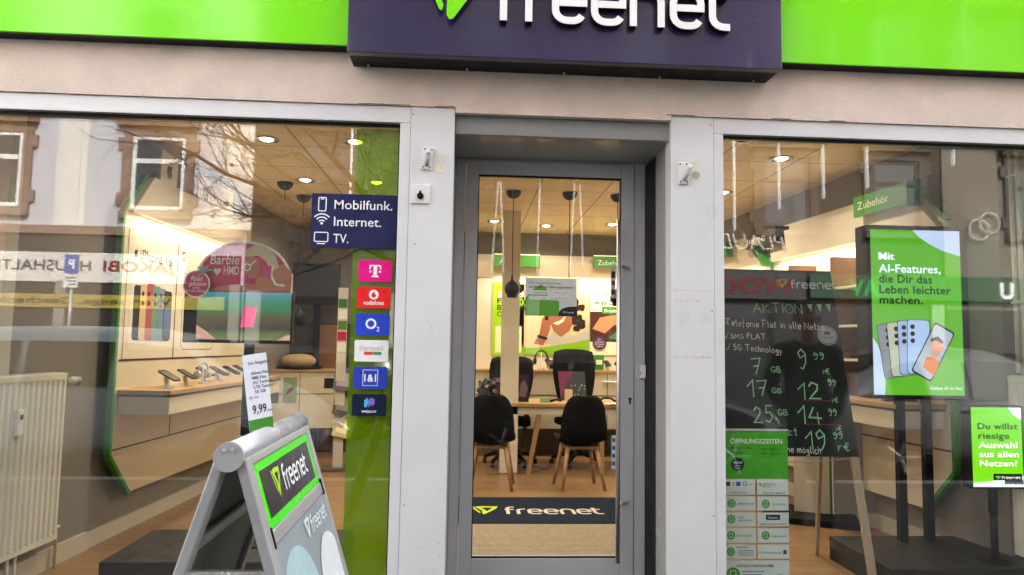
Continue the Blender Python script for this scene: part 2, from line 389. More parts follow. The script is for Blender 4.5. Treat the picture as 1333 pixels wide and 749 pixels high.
for px, py in ((556, 420), (560, 425), (563, 433), (566, 500), (545, 715), (573, 725), (566, 742), (570, 706), (548, 742)):
    p = at(px, py, -.0028); b = MB()
    for k in range(4):
        a, c = g.gauss(p.x, .006), g.gauss(p.z, .006); b.poly([(a-.003, c), (a, c-.0012), (a+.003, c+.001), (a, c+.002)], -.0028-.00005*k)
    b.build('scuff_marks', mat('pale_scuff', (.36, .37, .38), .7), pl)
for e, pts in ((pl, ((538, 149), (540, 318), (526, 658))), (pr, ((925, 163), (927, 405), (929, 672)))):
    b = MB()
    for px, py in pts:
        p = at(px, py, -.003); b.lathe([(.0035, -.0025), (.0035, 0)], p.x, -.002, p.z, 10, 'y')
    b.build('screw', mat('dull_screw', (.12, .12, .12), .5, metal=.8), e)
# entrance recess
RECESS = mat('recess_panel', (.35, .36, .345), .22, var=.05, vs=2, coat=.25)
e = bpy.data.objects.new('entrance_recess', None); COL.objects.link(e); e.parent = shop
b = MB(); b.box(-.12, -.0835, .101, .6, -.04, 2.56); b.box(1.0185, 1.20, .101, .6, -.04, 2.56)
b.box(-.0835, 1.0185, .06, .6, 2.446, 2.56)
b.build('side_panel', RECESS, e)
MB().box(-.0833, 1.0183, .032, .0595, 2.44, 2.5355).build('shutter_rail', mat('shutter_rail_grey', (.24, .25, .25), .35, var=.05), e, bevel=.003)
b = MB(); b.box(1.0155, 1.0183, .30, .515, .02, 2.43); b.build('seam_strip', DARK, e)
# ---- the door
d = bpy.data.objects.new('entrance_door', None); COL.objects.link(d); d.parent = shop
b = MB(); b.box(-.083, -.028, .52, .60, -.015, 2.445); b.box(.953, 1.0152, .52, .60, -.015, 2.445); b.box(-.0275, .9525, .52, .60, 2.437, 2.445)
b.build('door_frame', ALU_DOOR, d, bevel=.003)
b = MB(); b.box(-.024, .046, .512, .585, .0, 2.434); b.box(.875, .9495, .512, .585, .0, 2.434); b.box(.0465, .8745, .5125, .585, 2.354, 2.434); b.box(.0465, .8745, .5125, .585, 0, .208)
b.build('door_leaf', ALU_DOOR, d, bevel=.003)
b = MB(); b.box(.0465, .052, .518, .54, .2085, 2.3535); b.box(.869, .8745, .518, .54, .2085, 2.3535); b.box(.0525, .8685, .518, .54, 2.345, 2.3535); b.box(.0525, .8685, .518, .54, .2085, .215)
b.build('rubber_gasket', DARK, d)
MB().add([(.05, .535, .21), (.872, .535, .21), (.872, .535, 2.35), (.05, .535, 2.35)], [(0, 1, 2, 3)]).build('glass_pane', DOORGLASS, d)
MB().add([(.05, .556, .21), (.872, .556, .21), (.872, .556, 2.35), (.05, .556, 2.35)], [(0, 1, 2, 3)]).build('inner_glass_pane', DOORGLASS, d)
p0, p1 = at(805.5, 286, .43), at(804.5, 733, .43)
b = MB(); hx = (p0.x+p1.x)/2; b.tube([(hx, .43, p1.z), (hx, .43, p0.z)], .0125, 14)
for py in (347, 657):
    z = at(806, py, .43).z; b.tube([(hx, .43, z), (hx+.03, .45, z), (hx+.07, .513, z)], .011, 10)
b.build('pull_handle', STEEL, d, smooth=True)
p = at(820, 521, .51)
b = MB(); b.prism(circ(p.x, p.z+.006, .010, 14)+[], .5085, .513); b.box(p.x-.0055, p.x+.0055, .5087, .513, p.z-.022, p.z+.001)
b.build('lock_cylinder', mat('lock_dark', (.05, .05, .05), .4, metal=.7), d)
# ---- the interior walls of the shop
TH = math.atan(.0555); AR = math.atan2(-1, .09)
b = MB(); b.add([(-2.56, 0, 0), (-2.56+.0555*6, 6, 0), (-2.56+.0555*6, 6, 2.9), (-2.56, 0, 2.9), (-2.75, .12, 0), (-2.75, 6, 0), (-2.75, 6, 2.9), (-2.75, .12, 2.9)],
                [(0, 1, 2, 3), (7, 6, 5, 4), (0, 4, 5, 1), (3, 2, 6, 7), (1, 5, 6, 2), (0, 3, 7, 4)])
b.build('side_wall', TAUPE, shop)
b = MB(); x0, x1 = 3.40-.09*.74, 3.40-.09*6
b.add([(x0, .74, 0), (x1, 6, 0), (x1, 6, 2.9), (x0, .74, 2.9), (3.65, .74, 0), (3.65, 6, 0), (3.65, 6, 2.9), (3.65, .74, 2.9)],
      [(3, 2, 1, 0), (4, 5, 6, 7), (1, 5, 4, 0), (7, 6, 2, 3), (2, 6, 5, 1), (4, 7, 3, 0)])
b.build('side_wall', TAUPE, shop)
MB().box(3.44, 3.64, .125, .738, 0, 2.9).build('window_reveal', LIGHTWALL, shop)
MB().box(-2.7, -2.523, .125, .62, 0, 2.9).build('window_reveal', LIGHTWALL, shop)
MB().box(-2.6, 3.62, 5.86, 6.0, 0, 2.88).build('back_wall', TAUPE, shop)
MB().box(-2.6, 3.6, .125, .33, 2.56, 2.869).build('window_head', LIGHTWALL, shop)
b = MB()
def wallstrip(mb, y0, y1, z0, z1, t):
    mb.add([(-2.56+.0555*y0+.001, y0, z0), (-2.56+.0555*y1+.001, y1, z0), (-2.56+.0555*y1+.001, y1, z1), (-2.56+.0555*y0+.001, y0, z1),
            (-2.56+.0555*y0+t, y0, z0), (-2.56+.0555*y1+t, y1, z0), (-2.56+.0555*y1+t, y1, z1), (-2.56+.0555*y0+t, y0, z1)],
           [(0, 1, 2, 3), (7, 6, 5, 4), (0, 4, 5, 1), (3, 2, 6, 7), (1, 5, 6, 2), (0, 3, 7, 4)])
wallstrip(b, .13, 1.44, 0, .115, .03); wallstrip(b, 1.441, 5.8, 0, .105, .018)
b.add([(3.40-.09*.745-.016, .745, 0), (3.40-.09*5.8-.016, 5.8, 0), (3.40-.09*5.8-.016, 5.8, .12), (3.40-.09*.745-.016, .745, .12), (3.40-.09*.745-.001, .745, 0), (3.40-.09*5.8-.001, 5.8, 0), (3.40-.09*5.8-.001, 5.8, .12), (3.40-.09*.745-.001, .745, .12)],
      [(3, 2, 1, 0), (4, 5, 6, 7), (1, 5, 4, 0), (7, 6, 2, 3), (0, 4, 7, 3)])
b.build('skirting', mat('skirting_cream', (.50, .46, .38), .5, var=.03), shop)
b = MB(); c0, c1 = at(654, 400, 4.3), at(676.5, 400, 4.3)
MB().box(c0.x, c1.x, 4.3, 4.5, 0, 2.869).build('column', CREAM, shop, bevel=.004)
# ================================================================== fascia and sign box
def fascia(x0, x1, z0, label):
    t = thing('fascia_panel', label, 'fascia', ((x0+x1)/2, -.012, z0), group='lime green fascia panels'); w_ = (x1-x0)/2
    MB().box(-w_, w_, -.07, -.018, .006, .82).build('acrylic_face', GREEN_ACR, t, bevel=.004)
    MB().box(-w_, w_, -.064, -.001, .0, .0055).build('bottom_rail', DARK, t)
    MB().box(-w_+.01, w_-.01, -.0175, -.0015, .0065, .81).build('back_tray', BLACKM, t)
zl = at(225, 52, -.08).z; zr = at(1170, 89.5, -.08).z
sx0, sx1 = at(451.5, 60, -.2).x, at(1018, 60, -.2).x
fascia(-5.6, sx0-.004, zl, 'lime green gloss fascia panel over the window with the navy sign')
fascia(sx1+.004, 5.6, zr, 'lime green gloss fascia panel over the chalkboard window')
zs = at(735, 79, -.2).z
sg = thing('sign_box', 'dark navy sign box with raised white lettering and green emblem over the door', 'sign', ((sx0+sx1)/2, -.012, zs)); hw = (sx1-sx0)/2
MB().box(-hw, hw, -.188, -.14, 0, .80).build('face_panel', NAVY, sg, bevel=.003)
MB().box(-hw+.004, hw-.004, -.1395, -.001, .002, .79).build('housing', DARK, sg)
b = MB()
for k in range(5):
    b.lathe([(.006, 0), (.006, -.006)], -hw+.08+k*(2*hw-.16)/4, -.03, .0015, 8)
b.build('rivet', STEEL, sg)
LX0, LX1 = at(652, 30, -.235).x, at(951, 30, -.235).x
LZ = at(655, 26, -.235).z
WHITE_FACE = mat('white_acrylic', (.88, .88, .88), .25, var=.02)
wm = thing('tmp', 'x', 'x')
bpy.data.objects.remove(wm)
kx = (LX1-LX0)/(WORD_W-.02)
cx_ = (sx0+sx1)/2
_before = set(bpy.data.objects)
wordmark(sg, LX0-cx_-.0*kx, LZ-zs+.01, .175, -.228, WHITE_FACE, GREEN_ACR, depth=.004, width=kx*WORD_W, gap=.35, side=DARK)

b = MB()
for py in (379, 465.5):
    a, c = at(874, py-1, -.0024), at(928, py+1, -.0024); b = MB(); b.box(a.x+.004, c.x-.004, -.0024, -.0012, a.z-.0005, a.z+.0005); b.build('sheet_joint', mat('joint_grey', (.34, .35, .36), .6), pr)
# ================================================================== the street behind the camera (seen mirrored in the glass)
LILAC = mat('lilac_render', (.52, .51, .545), .9, var=.05, vs=1.5, bump=.3)
WHITER = mat('white_render', (.72, .68, .62), .9, var=.05, vs=1.5, bump=.3)
STONE = mat('brown_sandstone', (.24, .155, .115), .85, var=.15, vs=8, bump=.4)
BROWNWALL = mat('brown_grey_render', (.035, .03, .026), .9, var=.1, vs=1.5, bump=.3)
GREYST = mat('dark_stone_trim', (.06, .052, .045), .8, var=.1)
BEIGE = mat('beige_render', (.16, .14, .11), .9, var=.05, vs=1.5, bump=.3)
WFRAME = mat('white_window_paint', (.75, .75, .73), .5)
DGLASS = mat('dark_window_glass', (.03, .035, .04), .05, var=.1, spec=.7)
ROOFT = mat('roof_tiles', (.16, .07, .05), .8, var=.25, vs=30, bump=.5)
SHOPDARK = mat('shop_window_dark', (.02, .02, .022), .12, var=.2)
# local frame of an opposite building: faces +y towards our shop; x runs towards -X in the world
def opposite(x0, x1, h, wall, label, wins, stone=True, rows=(4.2, 7.6)):
    """x0..x1 in world X (x1 > x0)"""
    W_ = x1-x0; t = thing('town_house', label, 'building', ((x0+x1)/2, -12.0, -.04), pi)
    MB().box(-W_/2, W_/2, 0, 9, 0, h).build('wall', wall, t)
    MB().prism([(-W_/2-.2, h), (W_/2+.2, h), (W_/2-.6, h+2.6), (-W_/2+.6, h+2.6)], -.35, 9).build('roof', ROOFT, t)
    for zz in rows:
        for wx in wins:
            lx = (x0+x1)/2-wx; e = bpy.data.objects.new('window', None); COL.objects.link(e); e.parent = t
            hw_, hh = .56, 1.62
            b = MB()
            s = .2
            b.box(lx-hw_-s, lx-hw_, -.06, .05, zz-.05, zz+hh+.2); b.box(lx+hw_, lx+hw_+s, -.06, .05, zz-.05, zz+hh+.2)
            b.box(lx-hw_, lx+hw_, -.058, .05, zz+hh, zz+hh+.2); b.box(lx-hw_-s-.1, lx+hw_+s+.1, -.16, .05, zz+hh+.201, zz+hh+.5)
            b.box(lx-hw_-s, lx+hw_+s, -.12, .05, zz-.2, zz-.051)
            for sx in (-1, 1):
                for zq in (.1, 1.3):
                    xx = lx+sx*(hw_+s); b.box(min(xx, xx+sx*.1), max(xx, xx+sx*.1), -.062, .05, zz+zq, zz+zq+.26)
            b.build('surround', STONE if stone else GREYST, e)
            b = MB()
            for a, c, z0, z1 in ((-hw_, -hw_+.08, 0, hh), (hw_-.08, hw_, 0, hh), (-hw_+.08, hw_-.08, 0, .08), (-hw_+.08, hw_-.08, hh-.08, hh), (-hw_+.08, hw_-.08, 1.02, 1.12)):
                b.box(lx+a, lx+c, -.03, -.002, zz+z0, zz+z1)
            b.build('frame', WFRAME if stone else GREYST, e)
            MB().box(lx-hw_+.06, lx+hw_-.06, -.012, -.003, zz+.06, zz+hh-.06).build('pane', DGLASS, e)
    return t
def loc_x(t, X): return t.location.x-X
# --- the household goods shop house
A = opposite(-19.0, -4.85, 11.0, LILAC, 'lilac town house with brown stone window surrounds and a household goods shop below', (-6.75, -10.15, -13.5, -16.9))
b = MB()
for X in (-8.55, -5.05, -12.0, -15.3): b.box(loc_x(A, X)-.32, loc_x(A, X)+.32, -.06, .0, 3.8, 10.7); b.box(loc_x(A, X)-.2, loc_x(A, X)+.2, -.1, -.0605, 3.8, 10.7)
b.box(-7.07, 7.07, -.14, 0, 6.42, 6.75); b.box(-7.07, 7.07, -.35, 0, 10.71, 11.0)
b.build('pilaster', WHITER, A)
b = MB(); b.box(-7.07, 7.07, -.16, 0, 3.62, 3.8); b.build('cornice', STONE, A)
b = MB(); b.box(-7.07, 7.07, -.03, 0, .0, 2.6); b.build('shop_window', SHOPDARK, A)
b = MB()
for X in (-5.0, -8.6, -12.0, -15.4, -18.8): b.box(loc_x(A, X)-.11, loc_x(A, X)+.11, -.09, -.031, 0, 2.62)
b.build('shop_pier', mat('pale_pier', (.22, .21, .19), .85, var=.06), A)
b = MB(); b.box(-6.2, 6.9, -.10, -.02, 3.24, 3.58); b.build('awning', mat('dark_awning', (.035, .025, .022), .8, var=.2), A)
b = MB(); b.box(loc_x(A, -4.9), loc_x(A, -6.08), -.05, -.0315, 2.62, 3.235); b.build('added_dark_panel', _mats['dark_awning'], A)  # added dark panel, dims what the glass mirrors over the pink header
sb = thing('shop_sign', 'white shop sign board with red and black lettering on the lilac house opposite', 'sign', (-11.2, -11.955, 2.56), pi)
MB().box(-5.15, 5.9, -.04, 0, 0, .66).build('board', mat('sign_white', (.66, .63, .60), .5), sb)
x_ = -11.2
L0 = x_-(-6.2); 
MB().text('JAKOBI', -4.95, .24, .32, -.045, bold=.03, width=1.50).build('red_lettering', flat('#8f1f1c'), sb)
MB().text('HAUSHALTSWAREN', -3.2, .24, .31, -.045, bold=.02, width=3.3).build('black_lettering', flat('#2a2a2e'), sb)
ys = thing('banner', 'yellow banner strip with dark lettering under the white shop sign opposite', 'banner', (-11.2, -11.93, 2.02), pi)
MB().box(-6.0, 5.9, -.03, 0, 0, .28).build('strip', mat('banner_yellow', (.36, .27, .05), .6), ys)
MB().text('Werkzeuge, Geschenkartikel, Spielwaren', -4.9, .08, .2, -.035, bold=.02, width=6.4).build('lettering', flat('#3a2c12'), ys)
# --- brown house with two shops, beige house further along
Bh = opposite(-4.8, 10.9, 9.8, BROWNWALL, 'dark brown grey town house with a row of shops below the first floor', (-3.0, .4, 3.8, 7.2, 9.8), stone=False)
b = MB(); b.box(-7.8, 7.8, -.03, 0, 0, 2.4); b.build('shop_window', SHOPDARK, Bh)
b = MB()
for k in range(6): b.box(-7.8+k*3.06, -7.5+k*3.06, -.08, -.031, 0, 2.5)
b.build('shop_pier', mat('grey_pier', (.25, .24, .23), .8), Bh)
Ch = opposite(10.95, 24, 9.4, BEIGE, 'beige town house with plain window surrounds at the end of the row opposite', (13.2, 16.6, 20), stone=False)
b = MB(); b.box(-6.5, 6.5, -.03, 0, 0, 2.4); b.build('shop_window', SHOPDARK, Ch)
rs = thing('shop_sign', 'dark shop sign with big red capital letters on the brown house opposite', 'sign', (4.4, -11.95, 2.5), pi)
MB().box(-3.2, 3.2, -.06, 0, 0, .62).build('board', mat('sign_black', (.03, .03, .032), .4), rs)
MB().text('WOOLWORTH', -2.95, .12, .5, -.065, bold=.05, width=4.9).build('lettering', flat('#651312'), rs)
gs = thing('shop_sign', 'green shop sign strip with white and green letters on the houses opposite', 'sign', (10.4, -11.94, 2.5), pi)
MB().box(-2.6, 2.7, -.06, 0, .05, .6).build('board', mat('sign_green', (.008, .05, .02), .4), gs)
MB().text('U', -2.1, .13, .5, -.065, bold=.05).build('white_lettering', flat('#e6ece8'), gs)
MB().text('AV', 1.1, .13, .5, -.065, bold=.05).build('green_lettering', flat('#2f9a4b'), gs)
ps = thing('wall_lettering', 'pale script lettering fixed to the brown house above the red shop sign', 'sign', (6.2, -11.95, 3.62), pi)
MB().text('PLAUDER', -.95, 0, .52, -.03, bold=-.012, shear=.25).build('lettering', flat('#b9b4aa'), ps)
ps = thing('wall_emblem', 'pale emblem of two linked rings on the beige house opposite', 'sign', (11.9, -11.95, 4.3), pi)
b = MB()
for dx, dz in ((-.12, .08), (.14, -.08)): b.ribbon(circ(dx, dz, .24, 24), .04, -.03, closed=True)
b.build('rings', flat('#a9a49a'), ps)
# --- parking sign on a pole
pk = thing('parking_sign', 'blue parking sign with white supplementary plate on a grey pole across the street', 'road sign', (-7.45, -10.2, -.04), pi)
MB().tube([(0, 0, 0), (0, 0, 2.95)], .025, 10).build('pole', mat('galvanised', (.4, .41, .42), .45, metal=.6), pk, smooth=True)
b = MB().prism(rrect(-.13, .13, 2.62, 2.98, .02), -.05, -.032); b.build('blue_plate', mat('sign_blue', (.02, .09, .42), .4), pk)
MB().text('P', 0, 2.72, .24, -.053, 'C', .03).build('lettering', flat('#f2f2f2'), pk)
MB().prism(rrect(-.13, .13, 2.36, 2.60, .015), -.05, -.032).build('white_plate', flat('#e4e4e0'), pk)
b = MB()
for k in range(3): b.rect(-.10, .09-.03*k, 2.53-.06*k, 2.555-.06*k, -.0515)
b.build('plate_lines', flat('#30333a'), pk)
# ------------------------------------------------------------------ cars
def car(label, x, y, paint, rz=0, L=4.5, H=1.48, van=False, z=-.16):
    """nose towards +x of the car, built around its middle"""
    t = thing('parked_car', label, 'car', (x, y, z), rz, 'cars parked in the street')
    # station: x, half width, belt z, top z, half width of the top
    if van: st = [(-2.25, .70, .80, .95, .60), (-2.2, .84, .95, 1.45, .62), (-1.9, .88, .97, H-.03, .66), (-.9, .89, .96, H, .68), (.1, .89, .95, H, .68), (.75, .89, .95, H-.08, .66), (1.25, .88, .97, 1.12, .72), (1.75, .85, .88, .96, .68), (2.1, .78, .72, .80, .62), (2.25, .62, .55, .62, .50)]
    else: st = [(-2.2, .66, .75, .85, .56), (-2.1, .82, .92, 1.02, .60), (-1.7, .86, .94, 1.22, .60), (-1.1, .88, .93, H-.04, .62), (-.3, .88, .92, H, .64), (.4, .88, .92, H-.05, .62), (1.05, .87, .93, 1.02, .72), (1.6, .84, .84, .90, .68), (2.05, .76, .70, .76, .60), (2.2, .60, .52, .58, .48)]
    def half(s): 
        X, wd, bz, tz, tw = s
        return [(wd*.82, .20), (wd*.98, .32), (wd, .55), (wd*.97, bz), (tw+(wd*.97-tw)*.12, bz+(tz-bz)*.88), (tw*.80, tz), (0, tz+.012)]
    vs = []; fs = []; n = 13
    for s in st:
        h_ = half(s); prof = [(-a, c) for a, c in h_]+[(a, c) for a, c in h_[-2::-1]]
        vs += [(s[0]*L/4.5, a, c) for a, c in prof]
    for i in range(len(st)-1):
        for k in range(n-1): fs.append((i*n+k, (i+1)*n+k, (i+1)*n+k+1, i*n+k+1))
        fs.append((i*n+n-1, (i+1)*n+n-1, (i+1)*n, i*n))
    fs.append(tuple(range(n))); fs.append(tuple(range(len(st)*n-1, (len(st)-1)*n-1, -1)))
    o = MB().add(vs, fs).build('body', paint, t, smooth=True); md = o.modifiers.new('smooth', 'SUBSURF'); md.levels = md.render_levels = 2
    gl = mat('car_glass', (.012, .014, .016), .04, var=.1, spec=.8)
    k = L/4.5
    def interp(x_, fr):
        for a, c in zip(st, st[1:]):
            if a[0] <= x_ <= c[0]:
                u = (x_-a[0])/(c[0]-a[0]); q = [p+(r_-p)*u for p, r_ in zip(a, c)]; break
        bz, tz = q[2], q[3]; y0, y1 = q[1]*.97, q[4]+(q[1]*.97-q[4])*.12
        return (x_*k, y0+(y1-y0)*fr+.006, bz+(tz-bz)*.88*fr)
    xs = [(-1.85, -.98), (-.90, .02), (.10, .95)] if van else [(-1.35, -.45), (-.37, .62)]
    for sgn in (-1, 1):
        for a, c in xs:
            pts = []
            m_ = 6
            for i in range(m_+1): pts.append(interp(a+(c-a)*i/m_, .10))
            top = [interp(a+(c-a)*i/m_, .86) for i in range(m_, -1, -1)]
            P = pts+top; MB().add([(p[0], sgn*p[1], p[2]) for p in P], [(i, i+1, 2*m_-i, 2*m_+1-i) for i in range(m_)]).build('side_window', gl, t, smooth=True)
    # windscreen and rear window: strips over the sloping roof ends
    for (i, j, o_) in (((5, 6, .012) if van else (5, 6, .012)), ((1, 2, .012) if van else (2, 3, .012))):
        a, c = st[i], st[j]; q = []
        for s, u in ((a, .12), (a, .88)):
            xx = a[0]+(c[0]-a[0])*u; ww = (a[4]+(c[4]-a[4])*u)*.82; zz = a[3]+(c[3]-a[3])*u+.035
            q.append((xx*k, ww, zz))
        MB().add([(q[0][0], -q[0][1], q[0][2]), (q[1][0], -q[1][1], q[1][2]), (q[1][0], q[1][1], q[1][2]), (q[0][0], q[0][1], q[0][2]),
                  ((q[0][0]+q[1][0])/2, 0, (q[0][2]+q[1][2])/2+.03)], [(0, 1, 4), (1, 2, 4), (2, 3, 4), (3, 0, 4)]).build('windscreen' if o_ and i == 5 else 'rear_window', gl, t)
    rub = mat('tyre_rubber', (.02, .02, .02), .85); al = mat('alloy_rim', (.45, .46, .47), .35, metal=.8)
    for wx in (-1.35, 1.38):
        for sgn in (-1, 1):
            e = bpy.data.objects.new('wheel', None); COL.objects.link(e); e.parent = t; e.location = (wx*k, sgn*.80, .31)
            MB().lathe([(.20, -.1), (.29, -.1), (.31, -.07), (.31, .07), (.29, .1), (.20, .1)], n=24, axis='y').build('tyre', rub, e, smooth=True)
            b = MB().lathe([(.205, -.085), (.205, .085)], n=24, axis='y')
            for q in range(5): a = 2*pi*q/5; b.tube([(0, sgn*.09, 0), (.2*cos(a), sgn*.1, .2*sin(a))], .025, 6)
            b.build('rim', al, e)
    hl = mat('headlamp_lens', (.7, .72, .74), .08, coat=.5)
    for sgn in (-1, 1):
        MB().lathe([(.02, -.03), (.09, -.02), (.11, .02), (.06, .05)], 2.02*k, sgn*.60, .63, 14, 'x').build('headlight', hl, t, smooth=True)
        MB().lathe([(.03, -.09), (.08, -.05), (.09, .04), (.05, .08)], .78*k, sgn*1.0, 1.0, 12, 'x').build('wing_mirror', paint, t, smooth=True)
        MB().tube([(-.55*k, sgn*.90, .84), (-.35*k, sgn*.915, .84)], .014, 6).build('door_handle', paint, t)
    MB().box(2.18*k, 2.245*k, -.26, .26, .36, .47).build('number_plate', WHITEP, t)
    return t
SILVER = mat('silver_blue_paint', (.40, .48, .53), .35, metal=0, coat=.3, var=.03)
GREYP = mat('light_grey_paint', (.20, .205, .21), .3, metal=0, coat=.4, var=.03)
BLACKP = mat('black_paint', (.008, .009, .012), .25, coat=.5, var=.05)
car('silver blue people carrier parked at the near kerb opposite the radiator window', -3.95, -5.35, SILVER, 0, 4.5, 1.68, True)
car('black hatchback parked at the near kerb behind the bare tree', 1.75, -5.35, BLACKP, 0, 4.3, 1.46)
car('light grey hatchback parked at the near kerb beyond the black one', 6.4, -5.4, GREYP, 0, 4.4, 1.62)
car('black estate car parked across the street below the parking sign', -3.3, -8.5, BLACKP, pi, 4.5, 1.5, True)
# ------------------------------------------------------------------ bare street tree, its light tubes
def street_tree(label, x, y, seed, lv_max=4, leafy=.10):
    r = random.Random(seed); t = thing('street_tree', label, 'tree', (x, y, -.06))
    tr = MB(); cr = MB(); lf = MB()
    tr.tube([(0, 0, -.12), (.02, .02, 1), (-.03, .0, 2.1), (.0, .04, 3.0)], [.15, .12, .105, .09], 10)
    def branch(p, d, ln, rad, lv):
        pts = [p]; q = p; dd = d
        for k in range(4):
            dd = (dd+Vector((r.uniform(-.22, .22), r.uniform(-.22, .22), r.uniform(-.10, .16)))).normalized(); q = q+dd*ln/4; pts.append(q)
        cr.tube(pts, [rad, rad*.85, rad*.7, rad*.58, rad*.42], 6 if lv < 2 else 4, cap=False)
        if lv < lv_max:
            for k in range(5 if lv < 2 else 4):
                s = pts[min(4, 1+k)]; ax = Vector((r.uniform(-1, 1), r.uniform(-1, 1), r.uniform(-.45, .6))).normalized()
                branch(s, (dd*.75+ax*.85).normalized(), ln*r.uniform(.42, .68), rad*.5, lv+1)
        elif r.random() < leafy:
            for k in range(r.randint(1, 3)):
                c = q+Vector((r.uniform(-.08, .08), r.uniform(-.08, .08), r.uniform(-.12, .02))); a = Vector((r.uniform(-1, 1), r.uniform(-1, 1), r.uniform(-1, .3))).normalized()*.07; bb = a.orthogonal().normalized()*.035
                lf.add([c, c+a*.5+bb, c+a, c+a*.5-bb], [(0, 1, 2, 3)])
    for k in range(7):
        a = 2*pi*k/7+r.uniform(-.3, .3); el = r.uniform(.25, .9)
        branch(Vector((0, .03, 2.2+.13*k)), Vector((cos(a)*cos(el), sin(a)*cos(el), sin(el))), r.uniform(1.6, 2.3), .05, 1)
    if seed == 11:                                          # the long low limb reaching over the pavement to the left
        p_ = Vector((-.05, .1, 2.35)); 
        for tgt, rad in ((Vector((-2.9, .35, 3.75)), .05), (Vector((-2.2, .2, 3.05)), .035)):
            pts = [p_.lerp(tgt, k/8)+Vector((r.gauss(0, .04), r.gauss(0, .04), .22*sin(pi*k/8)*.6+r.gauss(0, .03))) for k in range(9)]
            cr.tube(pts, [rad*(1-.085*k) for k in range(9)], 6, cap=False)
            for k in range(2, 9):
                for q in range(3):
                    dd = ((tgt-p_).normalized()*.6+Vector((r.uniform(-.6, .3), r.uniform(-.5, .5), r.uniform(-.9, .9)))).normalized()
                    branch(pts[k], dd, r.uniform(.45, .85), .011, 3)
    bark = mat('bark', (.05, .04, .032), .9, var=.25, vs=12, bump=.6, bs=40)
    tr.build('trunk', bark, t, smooth=True); cr.build('branches', bark, t, smooth=True)
    lf.build('leaves', mat('yellow_leaf', (.42, .28, .06), .7, var=.3), t)
street_tree('bare street tree with a few yellow leaves between the silver and the black parked car', -.75, -5.3, 11)
street_tree('bare street tree with a few yellow leaves beyond the light grey car', 9.6, -5.6, 5, 3, .5)
def light_tube(px, py, lean=0, Yv=5.1, ln=2.0, label=''):
    p = at(px, py, Yv); Y = .11-Yv
    t = thing('light_tube', label, 'light tube', (p.x, Y, p.z), group='white light tubes hung over the street', rot=(0, lean, 0))
    MB().tube([(0, 0, 0), (0, 0, ln)], .013, 8).build('tube', mat('frosted_tube', (.8, .82, .85), .3, emit=3.0), t)
    MB().tube([(0, 0, ln), (0, 0, ln+.06)], .016, 8).build('end_cap', WHITEP, t)
    MB().tube([(0, 0, ln+.06), (0, 0, ln+1.2)], .003, 4).build('wire', DARK, t)
words = ['between the branches over the silver blue car', 'nearest the bare tree trunk over the black car', 'leaning, beside the tree trunk', 'over the middle of the black car', 'short, over the bonnet of the black car', 'paired with the leaning tube over the black car',
         'over the gap behind the black car, lowest of the row', 'second from the lowest, towards the light grey car', 'third from the lowest, towards the light grey car', 'over the nose of the light grey car', 'short, farthest along the light grey car']
for (px, py, lean), wd in zip([(455, 272, 0), (643, 345, .06), (661, 345, -.05), (709, 346, .02), (757, 345, .04), (776, 335, -.05), (957, 300, 0), (1015, 272, 0), (1073, 258, 0), (1130, 245, 0), (1242, 215, 0)], words):
    light_tube(px, py, lean, label='white light tube hanging '+wd)
cb = thing('overhead_cable', 'thin black cable strung between two poles along the kerb, carrying the light tubes', 'cable', (0, -4.99, -.06))
MB().tube([(-9, 0, 6.2), (-5, 0, 6.08), (0, 0, 6.04), (5, 0, 6.08), (10.5, 0, 6.2)], .006, 5).build('wire', DARK, cb)
for X, L_ in ((-9.1, 'west end of the silver blue car row'), (10.6, 'far end of the car row beside the beige house')):
    t = thing('cable_pole', 'slim galvanised pole holding the light tube cable, ' + ('behind the silver blue car' if X < 0 else 'past the light grey car'), 'pole', (X, -4.99, -.16), group='poles of the cable')
    MB().tube([(0, 0, 0), (0, 0, 6.5)], [.06, .045], 10).build('shaft', _mats['galvanised'], t, smooth=True)
# ------------------------------------------------------------------ passer-by reflected in the right window
def skinned(name, joints, edges, m, parent, lv=2):
    me = bpy.data.meshes.new(name); me.from_pydata([j[:3] for j in joints], edges, []); me.update(); me.materials.append(m)
    o = bpy.data.objects.new(name, me); COL.objects.link(o); o.parent = parent
    sk = o.modifiers.new('skin', 'SKIN'); sk.use_smooth_shade = True
    if not me.skin_vertices: 
        pass
    for v, j in zip(me.skin_vertices[0].data, joints): v.radius = (j[3], j[4] if len(j) > 4 else j[3])
    me.skin_vertices[0].data[0].use_root = True
    sb = o.modifiers.new('smooth', 'SUBSURF'); sb.levels = sb.render_levels = lv
    return o
man = thing('person', 'person in dark jacket and dark trousers standing on the pavement, hands in pockets', 'person', (2.42, -1.32, -.04), radians(8))
SKIN = mat('skin', (.42, .24, .17), .5, var=.06); JACKET = mat('dark_jacket', (.02, .022, .026), .7, var=.2, bump=.3); TROUS = mat('dark_trousers', (.02, .022, .03), .8, var=.2)
